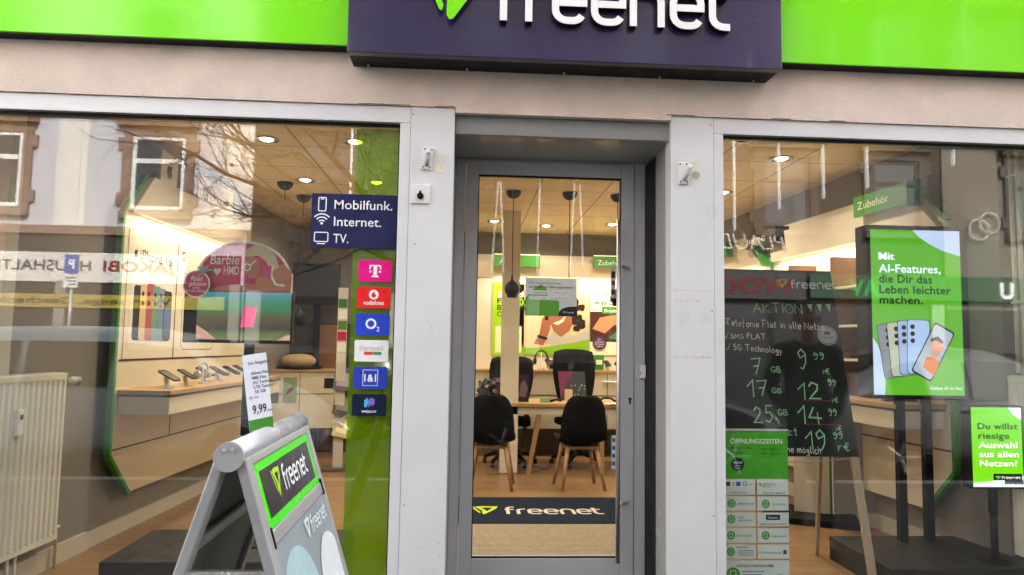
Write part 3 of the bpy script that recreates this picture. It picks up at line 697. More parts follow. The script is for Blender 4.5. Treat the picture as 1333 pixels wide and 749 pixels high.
# faces the window (+y): the body is one surface, clothes follow it
J = [(0,0,1.0,.12,.09),(0,-.005,1.15,.115,.09),(0,-.01,1.32,.135,.095),(0,-.01,1.43,.09,.075),(0,0,1.50,.052,.052),(0,.01,1.565,.055,.062),(0,.012,1.62,.064,.082),(0,.008,1.69,.07,.088),(0,.0,1.755,.048,.06),
     (-.16,-.01,1.41,.05),(-.245,-.04,1.17,.038),(-.19,.07,1.03,.022),(.16,-.01,1.41,.05),(.245,-.04,1.17,.038),(.19,.07,1.03,.022),
     (-.09,0,.82,.075),(-.10,.01,.48,.05),(-.105,-.01,.10,.038),(-.11,.11,.045,.03),(.09,0,.82,.075),(.10,.01,.48,.05),(.105,-.01,.10,.038),(.11,.11,.045,.03)]
Ed = [(0,1),(1,2),(2,3),(3,4),(4,5),(5,6),(6,7),(7,8),(3,9),(9,10),(10,11),(3,12),(12,13),(13,14),(0,15),(15,16),(16,17),(17,18),(0,19),(19,20),(20,21),(21,22)]
body = skinned('body', J, Ed, SKIN, man)
JK = [(0,0,.86,.19,.145),(0,0,1.0,.182,.14),(0,-.005,1.16,.165,.125),(0,-.01,1.32,.18,.13),(0,-.01,1.43,.125,.10),(0,-.005,1.505,.072,.072),
      (-.175,-.01,1.405,.075),(-.26,-.045,1.17,.058),(-.135,.095,.955,.048),(.175,-.01,1.405,.075),(.26,-.045,1.17,.058),(.135,.095,.955,.048)]
skinned('jacket', JK, [(0,1),(1,2),(2,3),(3,4),(4,5),(4,6),(6,7),(7,8),(4,9),(9,10),(10,11)], JACKET, man)
skinned('trousers', [(0,0,1.06,.135,.10),(0,0,.90,.15,.115),(-.092,0,.72,.088),(-.10,.01,.48,.07),(-.105,-.01,.09,.058),(.092,0,.72,.088),(.10,.01,.48,.07),(.105,-.01,.09,.058)], [(0,1),(1,2),(2,3),(3,4),(1,5),(5,6),(6,7)], TROUS, man)
skinned('hair', [(0,-.038,1.60,.055,.05),(0,-.026,1.68,.080,.078),(0,-.014,1.745,.074,.082),(0,-.006,1.785,.05,.06)], [(0,1),(1,2),(2,3)], mat('dark_hair', (.015, .012, .010), .6, var=.2), man)
for s in (-1, 1): skinned('shoe', [(s*.105,-.05,.045,.05),(s*.108,.05,.04,.052),(s*.112,.17,.03,.04)], [(0,1),(1,2)], BLACKM, man)
b = MB()
for s in (-1, 1): b.lathe([(.004,-.004),(.011,0),(.004,.004)], s*.03, .089, 1.655, 10, 'y')
b.build('eyes', mat('eye_white', (.6, .6, .6), .3), man); MB().tube([(0,.085,1.665),(0,.118,1.625),(0,.098,1.61)], [.008,.014,.008], 8).build('nose', SKIN, man, smooth=True)
MB().tube([(-.024,.098,1.578),(0,.104,1.576),(.024,.098,1.578)], .005, 6).build('mouth', mat('lips', (.3, .12, .1), .5), man)
for s in (-1, 1): MB().lathe([(.01,-.008),(.03,0),(.01,.008)], s*.088, 0, 1.64, 10, 'x').build('ear', SKIN, man, smooth=True)
# ================================================================== lamps in the shop ceiling
BULB = mat('lamp_glow', (1, .93, .80), .3, emit=20)
RING = mat('lamp_ring', (.5, .48, .45), .3, metal=.6)
def downlight(x, y, label, on=True, power=1.0, col=(1, .87, .68)):
    t = thing('ceiling_spotlight', label, 'ceiling lamp', (x, y, 2.869), group='round spotlights in the shop ceiling')
    MB().lathe([(.052, -.004), (.085, -.012), (.09, -.0005), (.052, -.0006)], n=22).build('trim_ring', RING, t, smooth=True)
    MB().lathe([(.0515, -.003), (.03, -.014), (.004, -.018)], n=22).build('diffuser', BULB if on else DARK, t, smooth=True)
    if on:
        L = bpy.data.lights.new('spot_lamp', 'AREA'); L.shape = 'DISK'; L.size = .10; L.energy = LAMP_W*power; L.color = col; L.spread = radians(150)
        o = bpy.data.objects.new('spot_lamp', L); COL.objects.link(o); o.parent = t; o.location = (0, 0, -.03)
for x, y, lb in ((-1.51, 1.75, 'lit round ceiling spotlight above the phone shelf, nearest the window frame'), (-1.52, 3.06, 'lit round ceiling spotlight above the phone shelf, beside the two black lamp canopies'),
                 (-.86, 1.74, 'lit round ceiling spotlight half behind the edge of the green film strip, near its top'), (-.87, 3.07, 'lit round ceiling spotlight shining through the green film strip, the lower one'),
                 (2.42, 1.81, 'lit round ceiling spotlight above the chalkboard, between two white tubes'), (2.41, 3.05, 'lit round ceiling spotlight at the window edge above the chalkboard'),
                 (1.74, 4.98, 'lit round ceiling spotlight beside the door handle, towards the back wall'), (.30, 4.98, 'lit round ceiling spotlight by the column, towards the back wall'),
                 (-1.45, 4.6, 'lit round ceiling spotlight above the sideboard'), (.38, 1.75, 'lit round ceiling spotlight just inside the entrance door'), (1.2, 2.4, 'lit round ceiling spotlight over the navy mat'),
                 (2.3, 4.6, 'lit round ceiling spotlight over the far shelf unit by the dark flag'), (.95, 5.2, 'lit round ceiling spotlight before the middle back wall poster')):
    downlight(x, y, lb)
downlight(1.93, 1.36, 'unlit dark round ceiling spotlight at the top edge of the chalkboard window', on=False)
# ------------------------------------------------------------------ pendant lamps
def pendant(x, y, zb, label):
    t = thing('pendant_lamp', label, 'pendant lamp', (x, y, 2.869), group='black pendant lamps')
    MB().lathe([(.073, -.0005), (.073, -.008), (.066, -.035), (.045, -.06), (.012, -.072), (.006, -.074)], n=24).build('canopy', BLACKM, t, smooth=True)
    MB().tube([(0, 0, -.07), (0, 0, zb-2.869+.13)], .004, 6).build('cord', DARK, t)
    h = zb-2.869
    MB().lathe([(.008, h+.15), (.012, h+.10), (.035, h+.085), (.062, h+.055), (.072, h+.02), (.066, h-.015), (.048, h-.04), (.046, h-.065), (.044, h-.065)], n=24).build('shade', BLACKM, t, smooth=True)
pendant(-1.74, 3.21, 1.60, 'black pendant lamp by the picture of the reclining woman, the nearer of two')
pendant(-1.70, 3.80, 1.60, 'black pendant lamp behind the navy sign corner, the further of two')
pendant(.42, 3.29, 1.90, 'black pendant lamp hanging before the cream column')
pendant(.97, 3.29, 1.84, 'black pendant lamp whose cord drops behind the notice on the door')
pendant(1.45, 3.32, 1.84, 'black pendant lamp partly hidden by the door handle')
# ================================================================== wall display units (local x runs along the wall, -y faces the room)
POSTER = mat('poster_board', (.74, .66, .54), .4, var=.02)
INK = flat('#141416'); GREY = flat('#77736c')
def strip_light(parent, x0, x1, z, y, power, col=(1, .84, .60)):
    L = bpy.data.lights.new('strip_lamp', 'AREA'); L.shape = 'RECTANGLE'; L.size = x1-x0; L.size_y = .03; L.energy = power*LAMP_W/8.5; L.color = col
    o = bpy.data.objects.new('strip_lamp', L); COL.objects.link(o); o.parent = parent; o.location = ((x0+x1)/2, y, z); o.rotation_euler = (radians(20), 0, 0)
def wall_unit(root, s0, s1, near_left=True, chamf=.28, top2=2.57):
    """cream board with cut corners; s0..s1 along local x"""
    c = chamf
    if near_left: out = [(s0, .60), (s0+c, .30), (s1, .30), (s1, top2), (s0+c, top2), (s0, 2.26)]
    else: out = [(s1, .60), (s1-c, .30), (s0, .30), (s0, top2), (s1-c, top2), (s1, 2.26)]
    n = len(out)
    MB().prism(out, -.03, -.004).build('back_board', CREAM, root)
    g = MB(); e_ = .028
    # green edge band: follows the outline at the cut end
    path = [out[2], out[1], out[0], out[5], out[4]]
    path = [(path[0][0]-(.0), path[0][1])] + path[1:] if False else path
    cut = [out[1], out[0], out[5], out[4]]
    sg_ = -1 if near_left else 1
    for (a, b_) in zip(cut, cut[1:]):
        d = (Vector(b_)-Vector(a)).normalized(); nn = Vector((-d.y, d.x)); 
        if nn.x*sg_ < 0: nn = -nn
        q = [Vector(a)+nn*.0005, Vector(b_)+nn*.0005, Vector(b_)+nn*e_, Vector(a)+nn*e_]
        g.prism([tuple(v) for v in q], -.045, -.002)
    g.build('green_edge', GREENEDGE, root)
def header(root, s0, s1, z0, z1, slant0, slant1, lean=.10):
    """fascia board leaning out over the shelf"""
    p = [(s0, z0), (s1, z0), (s1-slant1, z1), (s0+slant0, z1)]
    yb = -.034
    v = [(p[0][0], yb-.035, p[0][1]), (p[1][0], yb-.035, p[1][1]), (p[2][0], yb-.035-lean*.2, p[2][1]), (p[3][0], yb-.035-lean*.2, p[3][1])]
    bck = [(x, yb, z) for x, _, z in v]
    MB().add(v+bck, [(0, 1, 2, 3), (7, 6, 5, 4), (0, 4, 5, 1), (1, 5, 6, 2), (2, 6, 7, 3), (3, 7, 4, 0)]).build('header_board', CREAM, root)
# ---- left: phone shelf
lu = thing('phone_display_unit', 'cream wall unit with phone posters and oak shelf below, in the radiator window', 'display unit', (-2.5, 0, 0), pi/2-TH)
wall_unit(lu, 1.52, 3.95)
header(lu, 1.56, 3.62, 2.262, 2.565, .24, -.2)
seam = MB()
# shelf: oak top, cream box, joints in the lower board
wt = MB().prism([(1.56, 1.0), (3.95, 1.0), (3.95, 1.03), (1.56, 1.03)], -.40, -.032).build('worktop', OAK, lu, bevel=.003)
MB().box(1.58, 3.95, -.385, -.034, .865, .9985).build('shelf_box', CREAM, lu, bevel=.003)
MB().box(1.575, 3.95, -.392, -.036, .985, .9985).build('shadow_gap', flat('#3a3026'), lu)
for zz in (.62,): seam.box(1.55, 3.94, -.0335, -.0302, zz, zz+.010)
seam.box(2.36, 2.37, -.0335, -.0302, .631, .86)
seam.box(1.56, 3.9, -.034, -.0302, 1.225, 1.237)
seam.box(2.335, 2.35, -.034, -.0302, 1.2375, 2.155)
seam.build('panel_joint', flat('#4a3d2e'), lu)
b = MB(); b.box(1.60, 2.333, -.036, -.0305, 1.24, 2.15); b.box(2.352, 3.3, -.036, -.0305, 1.24, 2.15); b.build('poster_board', POSTER, lu)
MB().rect(1.66, 2.28, 1.30, 1.86, -.0368).build('poster_inset', mat('poster_inset', (.80, .74, .64), .4), lu)
def apple(mb, cx, cz, s, y):
    pts = [(0,.62),(.18,.72),(.40,.66),(.52,.50),(.40,.36),(.36,.16),(.44,-.02),(.56,-.12),(.44,-.42),(.26,-.62),(.10,-.60),(0,-.54),(-.10,-.60),(-.26,-.62),(-.44,-.42),(-.56,-.10),(-.58,.22),(-.48,.54),(-.28,.70),(-.12,.68)]
    mb.poly([(cx+a*s, cz+c*s) for a, c in pts], y); mb.poly([(cx+a*s, cz+c*s) for a, c in [(.0,.76),(.06,.98),(.26,1.14),(.26,.94),(.14,.80)]], y)
b = MB(); apple(b, 1.70, 1.985, .042, -.0372); b.text('iPhone 16', 1.76, 1.95, .115, -.0372, bold=-.004, width=.48); b.build('lettering', INK, lu)
cols = ['#1b1b1d', '#d8b98c', '#b05864', '#6f9483', '#7488a5', '#23263a']
for k, c in enumerate(cols):
    x0 = 1.70+k*.088; b = MB().prism(rrect(x0, x0+.125, 1.37, 1.79-.012*abs(k-2), .03), -.0372-.0008*(k+1), -.037-.0008*k)
    b.build('phone_picture', flat(c), lu)
    if 0 < k < 5:
        q = MB()
        for dz in (.05, .12): q.poly(circ(x0+.035, 1.76-dz, .018, 12), -.0382-.0008*(k+1))
        q.build('lens_picture', INK, lu)
b = MB(); b.prism(rrect(2.14+.005, 2.265, 1.45, 1.62, .02), -.0432, -.0425); b.build('screen_picture', flat('#6d7fae'), lu)
b = MB(); b.text('G', 2.40, 2.02, .11, -.0372, bold=.01); b.text('Pixel 9 Pro', 2.46, 1.86, .10, -.0372, width=.48, bold=-.004); b.build('lettering', INK, lu)
MB().ribbon(rrect(2.46, 3.1, 1.30, 1.74, .06), .008, -.0372, closed=True).build('phone_outline', GREY, lu)
MB().prism(rrect(2.5, 3.2, 1.42, 1.60, .08), -.0385, -.037).build('camera_bar_picture', INK, lu)
strip_light(lu, 1.7, 3.5, 2.255, -.12, 3.6)
# brand plates standing on the header (each its own thing)
def flag(parent_root, label, pts, m, back=None, y0=-.082, y1=-.072):
    t = thing('brand_plate', label, 'sign'); t.matrix_world = parent_root.matrix_basis.copy()
    t.location = parent_root.location; t.rotation_euler = parent_root.rotation_euler
    MB().prism(pts, y0, y1).build('plate', m, t)
    return t
ACRY = mat('frosted_plate', (.80, .74, .63), .3, var=.02)
t = flag(lu, 'small slanted cream plate with a dark fruit symbol above the phone posters', [(1.90, 2.52), (2.16, 2.50), (2.16, 2.80), (1.90, 2.80)], ACRY)
b = MB(); apple(b, 2.03, 2.655, .075, -.083); b.build('emblem', INK, t)
t = flag(lu, 'small slanted cream plate with grey G and lettering above the phone posters', [(2.55, 2.50), (3.30, 2.50), (3.30, 2.77), (2.55, 2.77)], ACRY)
b = MB(); b.text('G', 2.63, 2.58, .16, -.083, bold=.02); b.build('emblem', flat('#6a675f'), t)
MB().text('Pixel', 2.86, 2.60, .12, -.083, width=.30).build('lettering', flat('#7d7a70'), t)
lu_M = Matrix.Translation(lu.location) @ Euler(lu.rotation_euler).to_matrix().to_4x4()
def on_unit(M_, x, y, z): return M_ @ Vector((x, y, z))
# ---- phones on little stands on the shelf
def phone_on_stand(label, loc, rz, c, lean=.5):
    t = thing('phone_on_stand', label, 'phone', loc, rz, 'phones on stands on the oak shelf')
    MB().prism([(-.03, 0), (.03, 0), (.02, .006), (-.02, .006)], -.03, .03).build('base', mat('clear_acrylic', (.62, .60, .56), .1, spec=.8), t)
    MB().add([(-.018, .0, .006), (.018, .0, .006), (.018, .02, .075), (-.018, .02, .075), (-.018, .012, .006), (.018, .012, .006), (.018, .032, .075), (-.018, .032, .075)],
             [(0, 1, 2, 3), (7, 6, 5, 4), (0, 4, 5, 1), (3, 2, 6, 7), (1, 5, 6, 2), (0, 3, 7, 4)]).build('stand', _mats['clear_acrylic'], t)
    e = bpy.data.objects.new('handset', None); COL.objects.link(e); e.parent = t; e.location = (0, 0, .085); e.rotation_euler = (-1.15, 0, 0)
    MB().prism(rrect(-.038, .038, -.08, .08, .012), -.009, 0).build('case', flat(c, rough=.25), e)
    MB().prism(rrect(-.0355, .0355, -.077, .077, .010), -.0096, -.0092).build('display', mat('phone_glass', (.01, .01, .012), .06), e)
names = ['first on the shelf from the window, black', 'second on the shelf from the window, black', 'third on the shelf, brown backed', 'fourth on the shelf, dark grey', 'fifth on the shelf, black, beside the far headphones']
for s_, nm, c in zip((1.82, 2.12, 2.72, 2.98, 3.22), names, ('#1a1a1b', '#2b2724', '#5b3a2c', '#2a2c30', '#141414')):
    p = on_unit(lu_M, s_, -.26, 1.03); phone_on_stand('smartphone on a clear stand, ' + nm, p, pi/2-TH-.25, c)
for s_, nm, c in ((1.95, 'between the two front black ones, dark brown', '#33241c'), (2.58, 'just behind the silver and black headphones', '#3a3c40'), (2.85, 'between the brown backed and the dark grey one', '#1d1d20')):
    p = on_unit(lu_M, s_, -.20, 1.03); phone_on_stand('smartphone on a clear stand, ' + nm, p, pi/2-TH-.25, c)
def headphones(label, loc, rz, s=1.0, c=DARK, stand=True):
    t = thing('headphones', label, 'headphones', loc, rz); 
    pts = [(s*.075*cos(a), 0, s*(.13+.095*sin(a))) for a in [radians(-10+200*i/16) for i in range(17)]]
    MB().tube(pts, s*.009, 8).build('headband', c, t, smooth=True)
    for q in (-1, 1): MB().lathe([(s*.02, -.02*s), (s*.042, -.014*s), (s*.044, .012*s), (s*.03, .02*s)], q*.078*s, 0, .10*s, 16, 'x').build('ear_cup', c, t, smooth=True)
    if stand:
        MB().lathe([(.05*s, 0), (.05*s, .008*s), (.008*s, .012*s), (.006*s, .215*s)], n=14).build('stand', mat('stand_grey', (.3, .3, .3), .3), t, smooth=True)
SILV = mat('silver_plastic', (.35, .34, .33), .3, metal=.5)
headphones('silver and black headphones between the second and third phone on the oak shelf', on_unit(lu_M, 2.42, -.25, 1.03), 1.2, .75, SILV)
headphones('silver headphones at the far end of the oak shelf beside the screen post', on_unit(lu_M, 3.5, -.25, 1.03), 1.2, .8, SILV)
# ------------------------------------------------------------------ radiators
def radiator(label, loc, rz, L=.85, H=.98, n=20):
    """local x along the wall, -y into the room"""
    t = thing('radiator', label, 'radiator', loc, rz)
    prof = [(0, .0)]
    for k in range(n):
        a = k*L/n; d_ = L/n
        prof += [(a+.15*d_, 0), (a+.32*d_, -.012), (a+.68*d_, -.012), (a+.85*d_, 0)]
    prof += [(L, 0), (L, .075), (0, .075)]
    MB().extr(prof, 'z', .04, H-.04).build('front_panel', RAD, t)
    b = MB(); b.box(-.004, L+.004, -.006, .08, 0, .0395); b.box(-.004, L+.004, -.006, .08, H-.0395, H); b.build('end_rail', RAD, t, bevel=.006)
    b = MB()
    for k in range(int(L/.03)): b.box(.01+k*.03, .028+k*.03, .01, .07, H+.0005, H+.004)
    b.build('top_grille', RAD, t)
    return t
rl = radiator('cream panel radiator on the wall under the silver car reflection', (-2.455, .02, .19), pi/2-TH, .95, .98)
p = Vector((.52, -.014, .72)); MB().box(.50, .545, -.035, -.0125, .66, .80).build('heat_meter', WHITEP, rl, bevel=.004)
MB().rect(.508, .537, .745, .772, -.036).build('meter_window', flat('#3a3f3a'), rl)
b = MB(); b.lathe([(.022, 0), (.024, .03), (.026, .032), (.026, .085), (.02, .095), (.004, .096)], .995-.03+.02, -.0, .93, 18, 'x'); b.build('thermostat', WHITEP, rl, smooth=True)
b = MB()
for k in range(5): b.lathe([(.0268, .038+k*.01), (.0268, .042+k*.01)], .985, 0, .93, 18, 'x')
b.build('thermostat_ring', flat('#55574f'), rl)
b = MB(); b.tube([(.95, .03, .06), (1.02, .03, .06), (1.03, .05, .05), (1.03, .05, -.19)], .009, 8); b.tube([(.6, .04, 0), (.6, .04, -.19)], .009, 8); b.tube([(.66, .04, 0), (.66, .04, -.19)], .009, 8)
b.build('pipe', RAD, rl, smooth=True)
rr = radiator('cream panel radiator behind the small lime screen on a pole', (3.36, .78, .16), -pi/2, .75, 1.08)
b = MB(); b.lathe([(.022, 0), (.026, -.03), (.027, -.085), (.02, -.098), (.004, -.099)], -.004, -.0, 1.02, 18, 'x'); b.build('thermostat', flat('#3c3a36'), rr, smooth=True)
MB().lathe([(.01, 0), (.016, -.01), (.016, -.03), (.01, -.04)], -.004, 0, .1, 12, 'x').build('drain_valve', flat('#6a5440'), rr, smooth=True)
pp = thing('heating_pipes', 'two pale heating pipes running up the wall above the radiator by the lime screen', 'pipes', (3.33, .62, 1.26))
b = MB(); b.tube([(0, 0, 0), (0, 0, 1.55)], .013, 10); b.tube([(0, -.055, 0), (0, -.055, 1.55)], .013, 10); b.build('pipe', RAD, pp, smooth=True)
b = MB(); b.box(-.016, .05, -.072, .018, .42, .436); b.box(-.016, .05, -.072, .018, 1.2, 1.216); b.build('bracket', RAD, pp)
# ------------------------------------------------------------------ black plinths
def plinth(label, x0, x1, y0, y1, h, nx, ny):
    t = thing('display_plinth', label, 'plinth', ((x0+x1)/2, (y0+y1)/2, 0))
    a, c = (x1-x0)/2, (y1-y0)/2
    MB().box(-a, a, -c, c, 0, h).build('box', mat('plinth_laminate', (.022, .020, .018), .5, var=.2, vs=5, spec=.3), t, bevel=.004)
    b = MB(); r = random.Random(4)
    for j in range(ny):
        for i in range(nx):
            cx = -a+.12+(2*a-.24)*(i+(.5 if j % 2 else 0))/nx; cy = -c+.09+(2*c-.18)*j/(ny-1)
            b.add([(cx+.022*cos(2*pi*k/14), cy+.022*sin(2*pi*k/14), h+.0012) for k in range(14)], [tuple(range(14))])
    b.build('hole', flat('#020202'), t)
    return t
plinth('flat black display plinth with rows of round holes, carrying the landscape screen post', -2.0, -.72, .66, 1.36, .15, 5, 3)
plinth('flat black display plinth with rows of round holes, carrying the tall portrait screen', 2.43, 3.36, .5, 1.2, .15, 4, 3)
# ------------------------------------------------------------------ landscape screen with pink header
mp = at(310, 440, 1.02)
sc = thing('display_screen', 'landscape screen on a black post under a pink half round picture header', 'screen', (at(318, 600, 1.05).x, 1.05, .151), radians(-4))
x0, x1 = at(237, 415, 1.0).x-sc.location.x, at(383, 415, 1.0).x-sc.location.x
zb, zt = at(310, 447, 1.0).z-.151, at(310, 381, 1.0).z-.151
b = MB(); b.box(-.03, .03, -.012, .012, .008, zb+.2); b.build('post', BLACKM, sc, bevel=.003)
MB().box(-.16, .16, -.12, .12, 0, .0075).build('foot_plate', BLACKM, sc)
MB().box(x0, x1, -.055, -.014, zb, zt+.012).build('housing', DARK, sc, bevel=.004)
MB().rect(x0+.085, x1-.01, zb+.02, zt+.002, -.0565).build('screen_face', screen_mat('beach_screen', [(0, '#7f8a57'), (.16, '#5f6a3c'), (.22, '#3c3526'), (.42, '#57452c'), (.52, '#4e5a30'), (.66, '#0f7f55'), (.8, '#1a7f6e'), (1, '#2b8fa0')], .75, 2, zb+.02, zt), sc)
MB().poly([((x0+x1)/2+.02, zb+.10), ((x0+x1)/2+.10, zb+.10), ((x0+x1)/2+.115, zb+.22), ((x0+x1)/2+.04, zb+.23)], -.0575).build('phone_picture', flat('#e0106e', emit=.8), sc)
b = MB(); b.poly([(x0+.086, zb+.021), (x0+.21, zb+.021), (x0+.15, zb+.07), (x0+.086, zb+.11)], -.0575); b.poly([(x1-.011, zb+.021), (x1-.09, zb+.021), (x1-.04, zb+.05), (x1-.011, zb+.055)], -.0575); b.build('picture_corner', flat('#d9a99a', emit=.5), sc)
MB().box(-.034, .034, -.016, -.0125, .62, .645).build('post_label', flat('#b7d9d2'), sc)
hd = thing('picture_header', 'pink half round picture header with a reclining blonde woman, above the landscape screen', 'sign', (sc.location.x, .982, zt+.151), radians(-4))
hx0, hx1 = at(251, 350, .97).x-sc.location.x, at(383, 350, .97).x-sc.location.x; hw_ = (hx1-hx0)
top = at(315, 314, .97).z-hd.location.z; cxx = hx0+.5*hw_
def dome(k): return [(cxx-(.5*hw_-k), 0)]+[(cxx+(.5*hw_-k)*cos(a), (top-k)*sin(a)**.8) for a in [pi-pi*i/28 for i in range(1, 25)]]+[(cxx+.5*hw_-k, (top-k)*.34), (cxx+.5*hw_-k, 0)]
MB().prism(dome(0), -.012, -.006).build('card', flat('#efe6e6'), hd)
MB().poly(dome(.014), -.0126).build('pink_print', flat('#c40f5e'), hd)
U = lambda a, c: (hx0+a*hw_, c*top)
b = MB(); b.poly([U(.12,.02),U(.30,.13),U(.55,.17),U(.72,.12),U(.99,.04),U(.99,.02)], -.0131); b.poly([U(.62,.20),U(.66,.34),U(.74,.30),U(.82,.12),U(.66,.08)], -.0134)
b.poly([U(.80,.52),U(.90,.56),U(.985,.42),U(.985,.06),U(.74,.06),U(.76,.3)], -.0129)
b.poly([U(.50,.52),U(.52,.40),U(.56,.28),U(.63,.27),U(.66,.42),U(.64,.66),U(.54,.74)], -.0137); b.build('skin_print', flat('#b9775f'), hd)
b = MB(); b.poly([U(.50,.70),U(.52,.84),U(.62,.95),U(.72,.90),U(.82,.72),U(.86,.50),U(.78,.40),U(.72,.62),U(.64,.72),U(.56,.70)], -.0140); b.build('hair_print', flat('#cfc0a4'), hd)
b = MB(); b.ribbon([U(.80,.54),U(.78,.34),U(.83,.16),U(.92,.14)], .014, -.0141); b.ribbon(circ(*U(.535,.49), .02, 14), .008, -.0143, closed=True); b.ribbon([U(.56,.52),U(.62,.62)], .008, -.0143); b.build('white_print', flat('#efe8e2'), hd)
b = MB(); b.rect(*[U(.70,0)[0], U(.78,0)[0]], U(0,.30)[1], U(0,.52)[1], -.0144); b.build('phone_print', flat('#c7368b'), hd)
b = MB(); b.text('Barbie', *U(.16,.54), .085, -.0145, bold=.012, width=.29*hw_, shear=.12); b.text('HMD', *U(.30,.34), .075, -.0145, bold=.022, width=.155*hw_)
hcx, hcz = U(.235, .385); b.poly([(hcx, hcz-.022), (hcx+.024, hcz+.008), (hcx+.018, hcz+.024), (hcx+.006, hcz+.024), (hcx, hcz+.014), (hcx-.006, hcz+.024), (hcx-.018, hcz+.024), (hcx-.024, hcz+.008)], -.0145)
b.build('lettering', flat('#f4eef0'), hd)
bd = thing('round_badge', 'round pink cardboard badge with white rim and lettering at the corner of the landscape screen', 'badge', at(256, 370, .955), radians(-4)); R_ = 17.5/925*4.45
MB().prism(circ(0, 0, R_, 36), -.006, 0).build('rim', flat('#f0e9ea'), bd)
MB().poly(circ(0, 0, R_*.9, 36), -.0066).build('print', flat('#bb1060'), bd)
b = MB(); b.text('Real', 0, .02, .042, -.0072, 'C', .015, shear=.2); b.text('phone', .01, -.012, .042, -.0072, 'C', .015, shear=.2); b.text('OHNE', 0, -.03, .016, -.0072, 'C', .01); b.text('SOCIAL MEDIA', 0, -.05, .018, -.0072, 'C', .02); b.build('lettering', flat('#f4eef0'), bd)
b = MB()
for a in (20, 60, 100, 140, 175, 220): b.ribbon(curve((.045, .07), (.045+.03*cos(radians(a)), .07+.03*sin(radians(a))+.015), (.045+.055*cos(radians(a)), .07+.05*sin(radians(a))), 4), .010, -.0076)
b.build('palm_print', flat('#6db7c4'), bd)
# ================================================================== sideboard and things behind it
sbx = at(387, 520, 5.1)
sd_ = thing('sideboard', 'cream sideboard with oak top and dark wooden legs behind the price card', 'sideboard', (sbx.x, 5.1, 0), radians(14))
MB().box(-.46, .50, 0, .55, .36, 1.02).build('body', CREAM, sd_, bevel=.003)
MB().box(-.48, .52, -.02, .57, 1.022, 1.05).build('worktop', OAK, sd_, bevel=.003)
b = MB(); b.box(-.46, .50, -.002, .001, .76, .768); b.box(.02, .027, -.002, .001, .36, 1.02); b.build('joint', flat('#4a3d2e'), sd_)
for x in (-.38, .42):
    for y in (.07, .48): MB().tube([(x, y, .36), (x+.02*(1 if x > 0 else -1), y, 0)], [.03, .02], 8).build('leg', DARKWOOD, sd_)
MB().rect(.30, .44, .83, .95, -.003).build('label_panel', flat('#1e1a16'), sd_)
for x, c, lb in ((-.36, '#4c433a', 'dark'), (-.16, '#8d9a6b', 'green')):
    t = thing('leaflet', f'small {lb} printed leaflet fixed to the front of the cream sideboard', 'leaflet'); t.location = sd_.location; t.rotation_euler = sd_.rotation_euler
    MB().prism([(x, .66), (x+.15, .66), (x+.15, .96), (x, .96)], -.006, -.003).build('paper', flat(c), t)
    MB().poly([(x+.02, .74), (x+.1, .80), (x+.13, .86), (x+.05, .82)], -.0066).build('picture', flat('#7a2f28' if lb == 'green' else '#222'+'222'), t)
tr_ = thing('serving_tray', 'dark flat tray standing on the oak top of the cream sideboard', 'tray', sd_.matrix_basis @ Vector((.02, .22, 1.051)), radians(14))
MB().lathe([(.20, 0), (.26, .012), (.27, .03), (.262, .03), (.25, .016), (.2, .006)], n=28).build('dish', DARK, tr_, smooth=True)
br_ = thing('bread_loaf', 'pale brown rounded loaf shape lying on the dark tray', 'loaf', sd_.matrix_basis @ Vector((.0, .24, 1.068)), radians(14))
o = MB().lathe([(.01, -.20), (.06, -.18), (.085, -.08), (.09, .04), (.075, .15), (.03, .2), (.005, .205)], n=16, axis='x').build('crust', mat('tan_crust', (.45, .30, .15), .7, var=.15, bump=.3), br_, smooth=True); o.location = (0, 0, .075)
bt = thing('brochure_tower', 'narrow white brochure tower with coloured strips beside the green film strip', 'brochure stand', at(443, 470, 4.4) - Vector((0, 0, at(443, 470, 4.4).z)), radians(10))
zt_ = at(443, 375, 4.4).z
MB().box(-.045, .06, 0, .10, .03, zt_).build('column', mat('tower_white', (.55, .52, .45), .5), bt, bevel=.003)
MB().box(-.16, .18, -.1, .22, 0, .029).build('foot', flat('#55524c'), bt)
for k, c in enumerate(('#3e6b1d', '#e9e4d6', '#4e7d23', '#b3123e', '#e9e4d6', '#d8d4c8')):
    MB().rect(-.04, .055, zt_-.12-.12*k-.1, zt_-.12-.12*k, -.0015).build('coloured_strip', flat(c), bt)
for k, (z_, c, rz_) in enumerate(((.86, '#4a4552', -.05), (.60, '#3a3a38', .0), (.36, '#c9b68a', .1))):
    e = bpy.data.objects.new('brochure', None); COL.objects.link(e); e.parent = bt; e.location = (.02, -.03, z_); e.rotation_euler = (-.35, .12+rz_, 0)
    MB().prism([(-.09, 0), (.12, 0), (.12, .26), (-.09, .26)], -.004, 0).build('cover', flat(c), e)
    MB().poly([(-.06, .05), (.08, .04), (.09, .18), (.0, .21), (-.05, .15)], -.0046).build('cover_picture', flat(('#9a93a0', '#77756c', '#f0e3bd')[k]), e)
